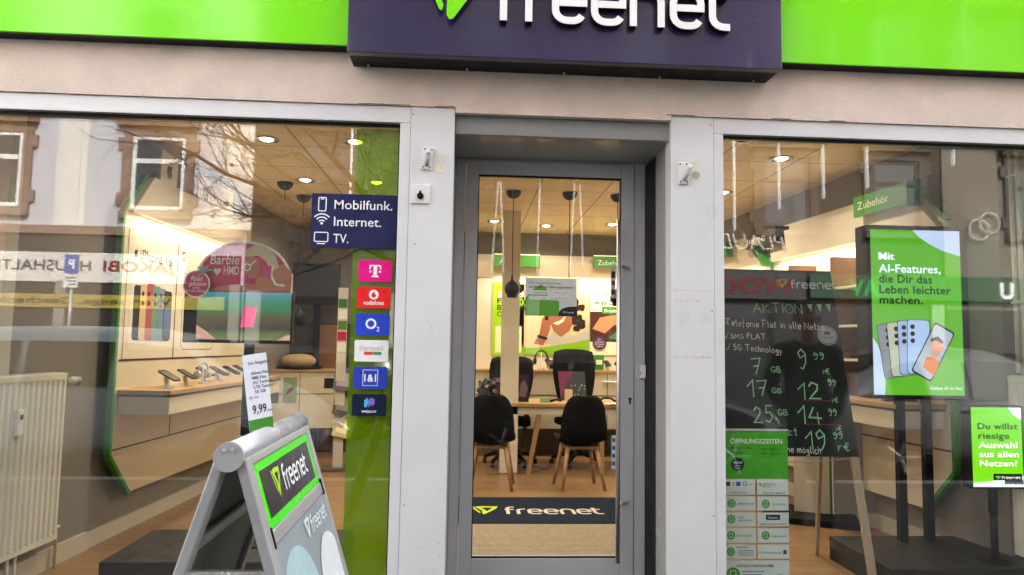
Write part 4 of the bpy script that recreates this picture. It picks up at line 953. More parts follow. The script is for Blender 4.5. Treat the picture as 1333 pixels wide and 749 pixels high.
# dark screen and wood door at the far left back
t = thing('back_screen', 'big black screen seen from behind beside the pink picture header', 'screen', at(413, 372, 5.5), 0)
MB().box(-.30, .28, -.03, .03, -.24, .28).build('housing', DARK, t, bevel=.006); MB().box(-.04, .04, .03, .06, -.24-t.location.z+.25, .1).build('post', BLACKM, t)
t = thing('storage_cabinet', 'tall dark cabinet with reddish wood door behind the sideboard', 'cabinet', at(413, 430, 5.7)-Vector((0, 0, at(413, 430, 5.7).z)), 0)
MB().box(-.45, .42, 0, .14, 0, 1.62).build('body', mat('dark_brown_laminate', (.035, .026, .02), .5), t)
MB().box(-.02, .30, -.018, -.001, .03, 1.6).build('door', mat('red_wood', (.22, .10, .045), .45, var=.2, stretch=(20, 20, 2)), t); MB().box(.0, .012, -.03, -.0185, .9, 1.05).build('handle', STEEL, t)
# ================================================================== back wall unit
bx = at(640, 450, 5.8).x-.25; bx1 = 2.9
bu = thing('back_wall_unit', 'cream back wall unit with long shelf below three posters', 'display unit', (bx, 5.84, 0)); W_ = bx1-bx
MB().box(0, W_, -.03, 0, .3, 2.57).build('back_board', CREAM, bu)
zh0, zh1 = at(720, 362, 5.7).z, at(720, 342, 5.7).z
MB().add([(0, -.05, zh0), (W_, -.05, zh0), (W_, -.14, zh1), (0, -.14, zh1), (0, -.031, zh0), (W_, -.031, zh0), (W_, -.031, zh1), (0, -.031, zh1)], [(0,1,2,3),(7,6,5,4),(0,4,5,1),(1,5,6,2),(2,6,7,3),(3,7,4,0)]).build('header_board', CREAM, bu)
zs_ = at(700, 481, 5.55).z
MB().box(0, W_, -.44, -.031, zs_-.03, zs_).build('worktop', OAK, bu, bevel=.003)
MB().box(0.02, W_-.02, -.42, -.031, .35, zs_-.0305).build('drawer_front', CREAM, bu)
b = MB(); b.box(0.02, W_-.02, -.4225, -.4202, zs_-.32, zs_-.31)
for k in range(1, 5): b.box(W_*k/5, W_*k/5+.008, -.4225, -.4202, .35, zs_-.03)
b.build('joint', flat('#5a4632'), bu)
b = MB(); b.tube([(at(785, 494, 5.42).x-bx, -.44, zs_-.14), (at(812, 494, 5.42).x-bx, -.44, zs_-.14)], .012, 8); b.build('bar_handle', STEEL, bu)
strip_light(bu, .3, W_-.3, zh0-.01, -.16, 10.4)
def plate(label, px0, px1, py0, py1, Y, m, txt=None, align='L'):
    a, c = at(px0, py1, Y), at(px1, py0, Y); w_, h_ = c.x-a.x, c.z-a.z
    t = thing('brand_plate', label, 'sign', (a.x, Y, a.z)); MB().box(0, w_, -.012, .05, 0, h_).build('plate', m, t)
    MB().box(0, w_, -.012, .05, h_+.0005, h_+.012).build('lit_top_edge', mat('edge_glow', (.75, .85, .45), .4, emit=.6), t)
    if txt: MB().text(txt, .12*w_ if len(txt) < 4 else .05, .22*h_, .62*h_, -.0135).build('lettering', flat('#d9dcc8'), t)
    return t
PLGREEN = mat('plate_green', (.045, .22, .02), .4)
plate('green header plate before the back wall, behind the cream column, lettering half hidden', 643, 703, 333, 346.5, 5.66, PLGREEN, 'A')
plate('green header plate with pale lettering before the back wall, beside the door handle', 773, 822, 335, 348.5, 5.66, PLGREEN, 'Zubehör')
def poster(label, px0, px1, py0, py1, base):
    a, c = at(px0, py1, 5.79), at(px1, py0, 5.79); t = thing('wall_poster', label, 'poster', (a.x, 5.805, a.z)); w_, h_ = c.x-a.x, c.z-a.z
    MB().box(0, w_, -.012, 0, 0, h_).build('board', flat(base), t); return t, w_, h_
t, w_, h_ = poster('lime green poster with white and black lettering, left on the back wall', 640, 683, 368, 463, '#9cc40f')
b = MB(); b.text('Sound', .06, h_*.80, .10, -.0125, bold=.02, width=.34); b.build('white_lettering', flat('#f4f6e8'), t)
b = MB(); b.text('Fühlen.', .06, h_*.71, .095, -.0125, bold=.02, width=.40); b.text('Beat ohne', .06, h_*.62, .095, -.0125, bold=.02, width=.46); b.text('Ohr.', .06, h_*.53, .095, -.0125, bold=.02); b.text('Audio', .06, h_*.93, .03, -.0125); b.build('black_lettering', flat('#20260a'), t)
b = MB(); b.rect(.04, w_-.03, .04, h_*.40, -.0125); b.build('picture', flat('#d9e4b0'), t)
t, w_, h_ = poster('large poster of a smiling curly haired man holding a phone, middle of the back wall', 674, 767, 372, 462, '#d8bd92')
V_ = lambda a, c: (a*w_, c*h_)
b = MB(); b.poly([V_(0,.0),V_(1,.0),V_(1,.26),V_(.85,.24),V_(.6,.15),V_(.35,.11),V_(.12,.10),V_(0,.14)], -.0123); b.poly([V_(0, .62), V_(.10, .76), V_(.0, .82)], -.0123); b.build('green_print', flat('#7fae12'), t)
b = MB(); b.poly([V_(.52,.36),V_(.60,.30),V_(.80,.28),V_(.95,.36),V_(1,.44),V_(1,.24),V_(.8,.18),V_(.5,.14),V_(.34,.18)], -.0127); b.build('shirt_print', flat('#b5aca0'), t)
b = MB(); b.poly([V_(.44,.48),V_(.42,.66),V_(.47,.84),V_(.60,.91),V_(.76,.85),V_(.81,.62),V_(.78,.46),V_(.72,.34),V_(.60,.26),V_(.50,.34)], -.0131)
b.poly([V_(.22,.16),V_(.30,.30),V_(.34,.52),V_(.40,.60),V_(.46,.52),V_(.45,.36),V_(.40,.24),V_(.36,.14)], -.0139); b.build('skin_print', flat('#9a5f41'), t)
r = random.Random(2); b = MB()
for k in range(46):
    a = r.uniform(-.5, 2.9); q = r.uniform(.75, 1.1); cx, cz = .64+.17*cos(a)*q, .70+.24*sin(a)*q
    if cx < .52 and cz < .84: continue
    b.poly([V_(cx+.042*cos(i*pi/4+k), cz+.05*sin(i*pi/4+k)) for i in range(8)], -.0135-.00002*k)
for k in range(30):
    cx, cz = r.uniform(.79, .92), r.uniform(.36, .80); b.poly([V_(cx+.036*cos(i*pi/4+k), cz+.042*sin(i*pi/4+k)) for i in range(8)], -.0145-.00002*k)
b.build('hair_print', flat('#2a1a12'), t)
b = MB(); b.poly([V_(.49,.45),V_(.60,.50),V_(.67,.56),V_(.64,.48),V_(.56,.43)], -.0136); b.build('teeth_print', flat('#efe0cd'), t)
b = MB(); b.poly([V_(.37,.50),V_(.41,.72),V_(.44,.71),V_(.42,.49)], -.0149); b.ribbon([V_(.27,.27), V_(.41,.23)], .035, -.0149); b.build('phone_print', flat('#241d1a'), t)
t, w_, h_ = poster('cream and dark poster with green lettering and purple round spot, right on the back wall', 768, 832, 370, 462, '#efe4c8')
b = MB(); b.text('Schützen,', .05, h_*.82, .10, -.0125, bold=.015, width=.50); b.build('green_lettering', flat('#6f9a1b'), t)
b = MB(); b.text('was Du liebst.', .05, h_*.70, .095, -.0125, bold=.018, width=.62); b.text('DISPLAYSCHUTZ', .05, h_*.94, .03, -.0125); b.build('black_lettering', flat('#23241a'), t)
b = MB(); b.rect(0, w_, h_*.18, h_*.60, -.0123); b.build('dark_print', flat('#4a2418'), t)
b = MB(); b.poly([V_(.05,.36),V_(.2,.52),V_(.5,.56),V_(.9,.5),V_(.9,.4),V_(.5,.42),V_(.3,.30)], -.0127); b.build('hand_print', flat('#c98a63'), t)
b = MB(); b.poly([V_(.38,.24),V_(.7,.42),V_(.95,.40),V_(.95,.22),V_(.6,.2)], -.0131); b.build('sheet_print', flat('#3e8a5c'), t)
b = MB(); b.rect(.24*w_, .85*w_, h_*.57, h_*.67, -.0131); b.build('label_print', flat('#2f8a2c'), t); b = MB(); b.text('Drücken', .29*w_, h_*.595, .06, -.0136, bold=.01); b.build('label_lettering', flat('#f2f4ea'), t)
t = thing('round_sticker', 'purple round sticker with pale lettering low on the right back wall poster', 'sticker', at(780.5, 446.5, 5.78))
MB().prism(circ(0, 0, .092, 30), -.002, 0).build('disc', flat('#4d3050'), t)
b = MB(); [b.text(s_, 0, .034-.03*k, .032, -.0026, 'C', .005) for k, s_ in enumerate(('Wir', 'schützen', 'Ihr Gerät', 'sofort!'))]; b.build('lettering', flat('#d9cbd6'), t)
# things on the back shelf
def on_shelf(px, Y=5.6): return Vector((at(px, 478, Y).x, Y, zs_+.001))
headphones('black headphones on a slim stand before the big poster of the man', on_shelf(704.5), .0, 1.05)
t = thing('bluetooth_speaker', 'small rounded black speaker on the back shelf beside the black headphones', 'speaker', on_shelf(727))
o = MB().lathe([(.03, -.13), (.055, -.12), (.06, -.06), (.06, .06), (.055, .12), (.03, .13)], n=18, axis='x').build('body', DARK, t, smooth=True); o.location = (0, 0, .06)
t = thing('green_package', 'green box with pale panel on the back shelf by the door handle', 'box', on_shelf(779))
MB().box(-.06, .06, -.05, .05, 0, .19).build('carton', flat('#2f8a2c'), t, bevel=.002); MB().rect(-.04, .04, .07, .13, -.0512).build('panel', flat('#d7e6c9'), t)
t = thing('white_package', 'low white box on the back shelf behind the door handle', 'box', on_shelf(800))
MB().box(-.09, .09, -.06, .06, 0, .06).build('carton', flat('#e8dcc4'), t, bevel=.002); MB().lathe([(.03, 0), (.035, .02), (.02, .05)], .03, 0, .0605, 14).build('black_gadget', DARK, t, smooth=True)
t = thing('silver_stand', 'small slanted silver phone stand on the back shelf under the poster', 'stand', on_shelf(766))
MB().tube([(-.05, 0, .11), (.03, 0, .01), (.06, .0, .008)], .008, 8).build('bracket', STEEL, t)
for px, nm, c in ((690, 'left of the black headphones', '#22252b'), (714, 'before the rounded black speaker', '#3a2b28'), (757, 'behind the high backed swivel chair', '#1c1c1e'), (771, 'beside the green box', '#4a4d55'), (790, 'between green box and white box', '#232a33')):
    phone_on_stand('smartphone on a clear stand on the back shelf, ' + nm, on_shelf(px, 5.52), .15, c)
# ================================================================== table, chairs
tz = .75
tx0, tx1 = .02, 2.45; ty0 = 4.27
tb = thing('consulting_table', 'long oak topped table with pale apron and slanted wooden legs behind the two shell chairs', 'table', (1.2, ty0, 0))
MB().box(tx0-1.2, tx1-1.2, 0, .78, tz-.035, tz).build('tabletop', OAK, tb, bevel=.004)
MB().box(tx0-1.15, tx1-1.25, .03, .75, tz-.12, tz-.0355).build('apron', mat('apron_cream', (.55, .50, .42), .5), tb)
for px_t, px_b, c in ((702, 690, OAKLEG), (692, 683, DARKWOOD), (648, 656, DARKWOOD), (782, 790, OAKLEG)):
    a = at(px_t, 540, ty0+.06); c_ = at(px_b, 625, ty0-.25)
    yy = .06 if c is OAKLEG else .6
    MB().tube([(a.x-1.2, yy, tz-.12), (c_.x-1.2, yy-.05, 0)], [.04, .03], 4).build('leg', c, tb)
b = MB()
b.tube([(-.8, .5, .7), (-.75, .3, .3), (-.6, .1, .12), (-.35, .0, .05), (-.2, .2, .10)], .006, 6); b.tube([(.1, .4, .6), (-.1, .2, .25), (-.28, .15, .03), (-.5, .0, .012), (-.95, -.1, .012), (-1.05, .1, .4)], .005, 6)
tag(b.build('power_cable', mat('cable_brown', (.05, .025, .015), .5), loc=(1.2, ty0, 0)), 'brown cable drooping to the floor under the oak topped table', 'cable')
def shell_chair(label, x, y, rz):
    t = thing('shell_chair', label, 'chair', (x, y, 0), rz, 'black shell chairs at the table')
    prof = [(.235, .455, .20), (.20, .45, .225), (.05, .435, .235), (-.10, .43, .238), (-.18, .45, .236), (-.225, .52, .232), (-.25, .64, .226), (-.268, .76, .212), (-.278, .84, .185), (-.282, .89, .14), (-.282, .908, .08)]
    vs = []; fs = []; n = 11
    for py, pz, hw in prof:
        for k in range(n):
            u = -1+2*k/(n-1); back = max(0, min(1, (pz-.44)/.2)); up = (u*u)*(.05*(1-back)); fw = (u*u)*(.075*back)
            vs.append((u*hw, py+fw, pz+up))
    for i in range(len(prof)-1):
        for k in range(n-1): fs.append((i*n+k, i*n+k+1, (i+1)*n+k+1, (i+1)*n+k))
    o = MB().add(vs, fs).build('shell', mat('black_upholstery', (.007, .007, .008), .85, var=.25, vs=20, bump=.15, bs=300, spec=.12), t, smooth=True)
    so_ = o.modifiers.new('thick', 'SOLIDIFY'); so_.thickness = .03; so_.offset = 0; sb_ = o.modifiers.new('smooth', 'SUBSURF'); sb_.levels = sb_.render_levels = 1
    MB().box(-.16, .16, -.14, .16, .385, .415).build('seat_frame', OAKLEG, t, bevel=.004)
    for sx in (-1, 1):
        for sy in (-1, 1): MB().tube([(sx*.14, sy*.12, .41), (sx*.21, sy*.20, 0)], [.024, .016], 10).build('leg', OAKLEG, t, smooth=True)
    return t
shell_chair('black shell chair with four oak legs before the table, below the cream column', at(641, 560, 3.45).x, 3.55, radians(-6))
shell_chair('black shell chair with four oak legs before the table, under the slanted dark leaflet', at(756, 560, 3.45).x, 3.55, radians(5))
def office_chair(label, x, y, rz, zback, hb, c=None):
    t = thing('office_chair', label, 'office chair', (x, y, 0), rz, 'swivel chairs behind the table')
    st = MB()
    for k in range(5):
        a = 2*pi*k/5+.3; e = (cos(a), sin(a)); st.tube([(.04*e[0], .04*e[1], .15), (.2*e[0], .2*e[1], .125), (.31*e[0], .31*e[1], .075)], [.028, .024, .018], 8)
    st.build('star_base', DARK, t, smooth=True)
    for k in range(5):
        a = 2*pi*k/5+.3; MB().lathe([(.012, -.022), (.032, -.02), (.032, .02), (.012, .022)], .31*cos(a), .31*sin(a), .034, 14, 'x').build('caster', DARK, t, smooth=True)
    MB().tube([(0, 0, .12), (0, 0, .46)], [.028, .022], 12).build('column', BLACKM, t, smooth=True)
    o = MB().box(-.24, .24, -.24, .24, .46, .54).build('seat', mat('black_upholstery', (.008, .008, .009), .7), t, bevel=.03, seg=3)
    b_ = MB(); n = 8
    vs = []; fs = []
    for i in range(7):
        u = i/6; zz = zback-hb+hb*u; hw = .20+.06*sin(pi*u*.8); 
        for k in range(n+1):
            v = -1+2*k/n; vs.append((v*hw, .20+.05*u+.03*u*u-.05*v*v, zz-(.03*abs(v)**3 if i == 6 else 0)))
    for i in range(6):
        for k in range(n): fs.append((i*(n+1)+k, i*(n+1)+k+1, (i+1)*(n+1)+k+1, (i+1)*(n+1)+k))
    o = b_.add(vs, fs).build('backrest', mat('black_mesh_fabric', (.006, .0065, .008), .85, var=.1, spec=.12), t, smooth=True); q = o.modifiers.new('thick', 'SOLIDIFY'); q.thickness = .035; q.offset = 0
    MB().tube([(0, .15, .47), (0, .24, .55), (0, .245, zback-hb*.5)], .022, 8).build('back_post', DARK, t)
    return t
office_chair('black swivel chair with high back behind the table, under the big poster of the man', at(750, 470, 5.05).x, 4.82, radians(8), at(750, 455, 5.05).z, .60)
office_chair('black swivel chair behind the table, mostly hidden by the cream column', at(664, 470, 5.05).x, 4.85, radians(-5), at(664, 464, 5.05).z, .52)
# things on the table
def on_table(px, Y): return Vector((at(px, 520, Y).x, Y, tz+.001))
t = thing('leaflet_stand', 'purple picture leaflet stand upright on the table beside the column', 'leaflet stand', on_table(681, 4.5), radians(-6))
MB().box(-.062, .062, -.006, 0, 0, .30).build('card', flat('#3a2440'), t); b = MB(); b.poly([(-.05, .06), (.03, .05), (.05, .16), (.01, .25), (-.03, .2)], -.0068); b.build('picture', flat('#7d6a86'), t); MB().box(-.06, .06, 0, .06, 0, .008).build('foot', ACRY, t)
t = thing('leaflet_stand', 'dark slanted leaflet stand with a magenta corner behind the middle shell chair', 'leaflet stand', on_table(749, 4.75), radians(4))
b = MB().add([(-.17, 0, 0), (.14, 0, 0), (.13, .10, .33), (-.19, .10, .33), (-.17, .01, 0), (.14, .01, 0), (.13, .11, .33), (-.19, .11, .33)], [(0,1,2,3),(7,6,5,4),(0,4,5,1),(3,2,6,7),(1,5,6,2),(0,3,7,4)]).build('card', flat('#2c2f36'), t)
MB().add([(-.19, .098, .33), (.0, .098, .33), (-.10, .06, .2), (-.168, .0, .01)], [(3, 2, 1, 0)]).build('magenta_corner', flat('#6d1f4e'), t)
r = random.Random(5); b = MB()
for k in range(16):
    u, v = r.uniform(-.04, .12), r.uniform(.02, .18); b.add([(u-.012, v*.3-.003, v), (u+.012, v*.3-.003, v), (u+.006, (v+.02)*.3-.003, v+.02)], [(0, 1, 2)])
b.build('pale_print', flat('#8c8f98'), t)
t = thing('small_carton', 'small upright cream carton on the table beside the slanted dark leaflet', 'box', on_table(740, 4.45), .1)
MB().box(-.04, .04, -.02, .02, .012, .145).build('carton', flat('#d9c49c'), t); MB().box(-.055, .055, -.03, .03, 0, .0115).build('foot', flat('#e8e0d0'), t)
t = thing('small_carton', 'small light green box lying on the table between the two chairs', 'box', on_table(709, 4.42), .0)
MB().box(-.05, .05, -.03, .03, 0, .055).build('carton', flat('#8fa86b'), t)
t = thing('small_carton', 'thin pale box standing at the table edge behind the left shell chair', 'box', on_table(668, 4.42), .2)
MB().box(-.012, .012, -.03, .03, 0, .13).build('carton', flat('#d9c49c'), t)
t = thing('telephone_cable', 'black coiled cable heap on the table beside the middle chair back', 'cable', on_table(790, 4.5))
MB().tube([(-.1, 0, .012), (-.03, .03, .05), (.04, .0, .05), (.09, .02, .02), (.15, .0, .012)], .012, 8).build('cord', DARK, t, smooth=True)
t = thing('handset', 'black telephone handset lying on the table before the slanted leaflet', 'telephone', on_table(724, 4.40), .1)
MB().tube([(-.07, 0, .02), (0, 0, .035), (.06, 0, .03)], [.018, .012, .02], 10).build('grip', DARK, t, smooth=True)
t = thing('document_pile', 'loose white papers lying on the table at the right, by the door handle', 'paper', on_table(800, 4.33), .2)
for k in range(3): MB().box(-.1+.01*k, .11, -.07, .07+.01*k, .002*k, .002*k+.0015).build('sheet', flat('#e6e0d4'), t)
t = thing('potted_plant', 'dark bushy plant with purple tinted round leaves on the table by the column', 'plant', on_table(637, 4.6))
MB().lathe([(.05, 0), (.065, .10), (.06, .10), (.055, .09)], n=18).build('pot', flat('#2a2620'), t, smooth=True)
for nm_, c, sd in (('leaves', (.04, .06, .02), 1), ('purple_leaves', (.06, .02, .05), 2)):
    r = random.Random(sd); b = MB()
    for k in range(60):
        c_ = Vector((r.gauss(.05 if sd == 2 else -.06, .06), r.gauss(0, .05), r.uniform(.08, .24))); n_ = Vector((r.uniform(-1, 1), r.uniform(-1, .2), r.uniform(-.2, 1))).normalized(); u = n_.orthogonal().normalized(); v = n_.cross(u); s_ = r.uniform(.02, .04)
        b.add([c_+(u*cos(2*pi*i/8)+v*sin(2*pi*i/8)*.8)*s_ for i in range(8)], [tuple(range(8))])
    b.build(nm_, mat(nm_+'_green', c, .5, var=.3), t)
# ================================================================== door mats and notices on the door
mt = thing('entrance_mat', 'navy entrance mat with pale lettering and lime emblem on the oak floor', 'mat', (.55, 2.105, .0), rot=(radians(-90), 0, 0))
MB().box(-.95, 1.15, -.011, -.001, 0, .93).build('pile', mat('navy_carpet', (.012, .017, .036), .95, spec=.08, var=.2, vs=60, bump=.5, bs=400), mt)
la, lb_ = at(655, 664, 0), None
_lx0 = .165+.0; _z0 = .40
wordmark(mt, at(657, 664, 2.45).x*1.0-.55+.02, .30, .17, -.0122, flat('#c9bba6', rough=.9), flat('#b5c81e', rough=.9), 0, .80, .5)
rm = thing('ribbed_mat', 'brown grey ribbed aluminium mat between the door and the navy mat', 'mat', (.5, 1.30, 0))
MB().box(-1.0, 1.15, -.6, .79, .0005, .004).build('tray', flat('#1d1813'), rm)
b = MB()
for k in range(46): b.box(-.98, 1.13, -.58+k*.0296, -.58+k*.0296+.019, .0042, .011)
b.build('rib', mat('ribbed_carpet', (.36, .29, .20), .85, var=.2, vs=30, bump=.3, bs=300), rm)
def sheet(name, label, cat, px0, px1, py0, py1, Y, col, th=.0008):
    a, c = at(px0, py1, Y), at(px1, py0, Y); t = thing(name, label, cat, ((a.x+c.x)/2, Y, (a.z+c.z)/2)); w_, h_ = c.x-a.x, c.z-a.z
    MB().box(-w_/2, w_/2, -th, 0, -h_/2, h_/2).build('paper', flat(col), t); return t, w_, h_
t, w_, h_ = sheet('notice', 'grey and green opening times notice taped inside the door glass', 'notice', 683, 751, 363, 411, .562, '#f2f6f6')
b = MB(); b.poly([(-w_/2, -h_/2), (.16*w_, -h_/2), (.16*w_, -.11*h_), (.1*w_, -.08*h_), (-w_/2, -.08*h_)], -.0012); b.poly([(-w_/2, -.08*h_), (-.42*w_, .1*h_), (-.30*w_, .25*h_), (-.18*w_, .33*h_), (-.08*w_, .2*h_), (-.05*w_, -.08*h_)], -.0012); b.build('green_print', flat('#6fc03c'), t)
b = MB(); b.prism(rrect(-.43*w_, .40*w_, .06*h_, .17*h_, .008), -.0016, -.0012); b.prism(rrect(-.43*w_, .40*w_, -.08*h_, .03*h_, .008), -.0016, -.0012); b.build('time_bar', flat('#ffffff'), t)
b = MB(); b.poly([(.5*w_, -h_/2), (.5*w_, -.24*h_), (.34*w_, -.25*h_), (.22*w_, -.30*h_), (.16*w_, -.38*h_), (.14*w_, -h_/2)], -.0018); b.build('dark_print', flat('#1d2330'), t)
b = MB(); b.text('Wir haben momentan', -.43*w_, .34*h_, .016, -.0022, width=.62*w_); b.text('veränderte Öffnungszeiten!', -.43*w_, .235*h_, .017, -.0022, bold=.02, width=.86*w_)
b.text('Montag bis Freitag', -.33*w_, .10*h_, .008, -.0022, bold=.02, width=.26*w_); b.text('von 10.00 bis 18.00 Uhr', -.02*w_, .10*h_, .008, -.0022, width=.38*w_); b.text('Samstag', -.18*w_, -.045*h_, .008, -.0022, bold=.02); b.text('von 10.00 bis 14.00 Uhr', -.02*w_, -.045*h_, .008, -.0022, width=.38*w_); b.build('lettering', flat('#2a3038'), t)
wordmark(t, .29*w_, -.42*h_, .007, -.0023, flat('#e8ecef'), flat('#dfe8ee'), 0, .16*w_)
t, w_, h_ = sheet('payment_sticker', 'white strip of small coloured card symbols on the door glass, low by the handle', 'sticker', 796, 801.5, 567, 611, .5335, '#cfdbe0')
b = MB()
for k in range(4): b.rect(-.35*w_, .35*w_, .30*h_-.23*h_*k, .42*h_-.23*h_*k, -.0012)
b.build('card_symbol', flat('#2f5f86'), t)
t, w_, h_ = sheet('payment_sticker', 'strip of card symbols on the door glass beside the upper handle bracket', 'sticker', 795, 801.5, 345, 388, .5335, '#c4c0b8')
b = MB(); b.rect(-.4*w_, .4*w_, .1*h_, .3*h_, -.0012); b.rect(-.4*w_, .4*w_, -.4*h_, -.25*h_, -.0012); b.build('card_symbol', flat('#34302e'), t); MB().rect(-.4*w_, .4*w_, -.12*h_, .02*h_, -.0013).build('red_symbol', flat('#8d2a24'), t)
# ================================================================== left window: film, navy sign, network logos
fx0 = at(455, 450, .084).x
tag(MB().add([(fx0, .0845, .062), (-.356, .0845, .062), (-.356, .0845, 2.465), (fx0, .0845, 2.465)], [(0, 1, 2, 3)]).build('window_film', FILM), 'translucent green film strip down the inside of the window glass beside the grey pillar', 'window film')
YS = .0545
a, c = at(403.5, 322, YS), at(518, 256, YS)
t = thing('window_sign', 'navy sign with three white line icons and words, stuck on the window glass', 'sign', (a.x, YS, a.z)); w_, h_ = c.x-a.x, c.z-a.z+.004
MB().prism(rrect(0, w_, 0, h_, .008), -.002, 0).build('panel', flat('#1e2350', rough=.3), t)
wh = flat('#f3f5f8')
for k, s_ in enumerate(('Mobilfunk.', 'Internet.', 'TV.')):
    zz = h_*(.72-.315*k)
    MB().text(s_, .265*w_, zz, .066, -.0026, width=(.675, .55, .175)[k]*w_, bold=.006).build('lettering', wh, t)
ix = .125*w_
b = MB(); zz = h_*.80; b.ribbon(rrect(ix-.018, ix+.018, zz-.034, zz+.034, .005), .005, -.0026, closed=True); b.rect(ix-.009, ix+.009, zz+.024, zz+.029, -.0026); b.build('phone_icon', wh, t)
b = MB(); zz = h_*.435
for q in (.018, .034, .050): b.ribbon([(ix+q*cos(a_), zz+q*sin(a_)) for a_ in [radians(42+96*i/10) for i in range(11)]], .006, -.0026)
b.poly(circ(ix, zz+.003, .0065, 12), -.0026); b.build('signal_icon', wh, t)
b = MB(); zz = h_*.19; b.ribbon(rrect(ix-.033, ix+.033, zz-.022, zz+.024, .006), .005, -.0026, closed=True); b.rect(ix-.02, ix+.02, zz-.035, zz-.030, -.0026); b.build('screen_icon', wh, t)
def logo(label, px, py, col):
    p = at(px, py, YS); t = thing('network_sticker', label, 'sticker', (p.x, YS, p.z), group='network logo stickers on the window glass'); MB().prism(rrect(-.083, .083, -.053, .053, .009), -.001, 0).build('plate', flat(col, rough=.3), t); return t
t = logo('magenta network sticker with white serif letter and dots, topmost of the column', 488.5, 353, '#e8118a')
b = MB(); b.poly([(-.028,.030),(.028,.030),(.029,.008),(.024,.008),(.021,.022),(.009,.024),(.009,-.022),(.018,-.026),(.018,-.031),(-.018,-.031),(-.018,-.026),(-.009,-.022),(-.009,.024),(-.021,.022),(-.024,.008),(-.029,.008)], -.0014)
b.rect(-.029, -.018, -.008, .001, -.0014); b.rect(.018, .029, -.008, .001, -.0014); b.build('emblem', wh, t)
t = logo('red network sticker with white round emblem above small lettering', 486.5, 387.5, '#e8262a')
MB().poly(circ(0, .014, .024, 26), -.0014).build('disc', wh, t); b = MB(); b.poly(circ(0, .010, .011, 16), -.0018); b.poly([(-.011, .010), (-.006, .024), (.006, .032), (.008, .030), (.001, .022), (.001, .018)], -.0018); b.build('emblem', flat('#d3131b'), t)
MB().text('vodafone', 0, -.036, .03, -.0014, 'C', .02, width=.10).build('lettering', wh, t)
t = logo('royal blue network sticker with a big white letter and a small two', 485, 422.5, '#2748c9')
b = MB(); b.ribbon(circ(-.008, .003, .0215, 26), .010, -.0014, closed=True); b.text('2', .020, -.034, .032, -.0014, bold=.02); b.build('lettering', wh, t)
t = logo('white network sticker with grey wording over a red and green pill', 483.5, 457, '#eef0ee')
b = MB(); b.text('klarmobil', 0, .002, .034, -.0014, 'C', .01, width=.115); b.build('lettering', flat('#b9bfc2'), t)
MB().prism(rrect(-.037, .010, -.020, -.004, .006), -.0016, -.0012).build('red_pill', flat('#d8503e'), t); MB().prism(rrect(.0105, .050, -.020, -.004, .006), -.0016, -.0012).build('green_pill', flat('#3aa35a'), t)
t = logo('blue network sticker with white framed ampersand lettering', 482, 492, '#2b43b8')
b = MB(); b.ribbon([(-.036,-.038),(.036,-.038),(.036,.038),(-.036,.038)], .0025, -.0014, closed=True); b.text('1&1', 0, -.018, .05, -.0014, 'C', .035, width=.058); b.build('lettering', wh, t)
t = logo('dark navy network sticker with coloured leaf emblem, lowest of the column', 480.5, 527.5, '#10203c')
for pts, c_ in (([(-.024,-.008),(-.024,.022),(-.008,.036),(-.004,.010),(-.012,-.012)], '#3fc0d8'), ([(-.003,-.012),(-.004,.024),(.010,.038),(.012,.004)], '#6f7cf0'), ([(.013,-.006),(.012,.034),(.026,.028),(.026,.006)], '#b05be0')):
    MB().poly(pts, -.0014).build('emblem', flat(c_), t)
MB().text('waipu.tv', 0, -.036, .02, -.0014, 'C', .02, width=.072).build('lettering', wh, t)
# ================================================================== fittings on the grey pillars
def catch(label, px, py, tilt, leverdx):
    p = at(px, py, -.002); t = thing('shutter_catch', label, 'catch', (p.x, -.002, p.z), rot=(0, tilt, 0), group='white catches on the pillars')
    MB().box(-.027, .027, -.012, 0, -.056, .056).build('back_plate', WHITEP, t, bevel=.003)
    b = MB(); [b.lathe([(.0045, -.014), (.0045, -.0121)], x, 0, z, 10, 'y') for x in (-.017, .017) for z in (-.046, .046)]; b.build('screw', mat('dull_screw', (.12, .12, .12), .5), t)
    MB().tube([(0, -.013, -.04), (leverdx, -.03, .02)], .010, 10).build('lever', mat('lever_grey', (.38, .38, .36), .5), t, smooth=True)
    MB().lathe([(.003, -.010), (.012, -.006), (.012, .006), (.003, .010)], leverdx, -.034, .026, 14, 'y').build('lever_cap', WHITEP, t, smooth=True)
catch('white catch plate with upright grey lever above the key switch on the pillar', 556.5, 207, radians(5), .002)
catch('white catch plate with slanted lever on the pillar beside the chalkboard window', 889, 226, radians(-1.5), .028)
def residue(label, px, py, pts, spot):
    p = at(px, py, -.0025); t = thing('glue_residue', label, 'residue', (p.x, -.0025, p.z)); MB().prism(pts, -.0012, 0).build('torn_foam', flat('#dedbc4', rough=.9), t); MB().prism(spot, -.0018, -.0013).build('stain', flat('#b5b49a', rough=.9), t)
residue('torn cream glue residue in a T shape beside the upright lever catch', 573.5, 211, [(-.026,.05),(-.01,.054),(.026,.048),(.026,.034),(.012,.034),(.006,.022),(.006,-.004),(.022,-.018),(.024,-.056),(-.024,-.056),(-.024,-.03),(-.010,-.008),(-.006,.02),(-.008,.036),(-.024,.04)], [(-.006,-.034),(.008,-.034),(.001,-.026)])
residue('torn cream glue residue with greenish round spot beside the slanted lever catch', 906, 223, [(-.026,.054),(.026,.056),(.022,.044),(.010,.040),(.008,.014),(.018,-.004),(.026,-.02),(.026,-.056),(-.022,-.054),(-.026,-.03),(-.022,-.006),(-.006,.012),(-.008,.040),(-.024,.046)], circ(0, -.022, .021, 16))
p = at(547.5, 253, -.002); t = thing('key_switch', 'square white plate with black key cylinder on the pillar', 'key switch', (p.x, -.002, p.z))
MB().box(-.048, .048, -.010, 0, -.048, .048).build('plate', WHITEP, t, bevel=.003)
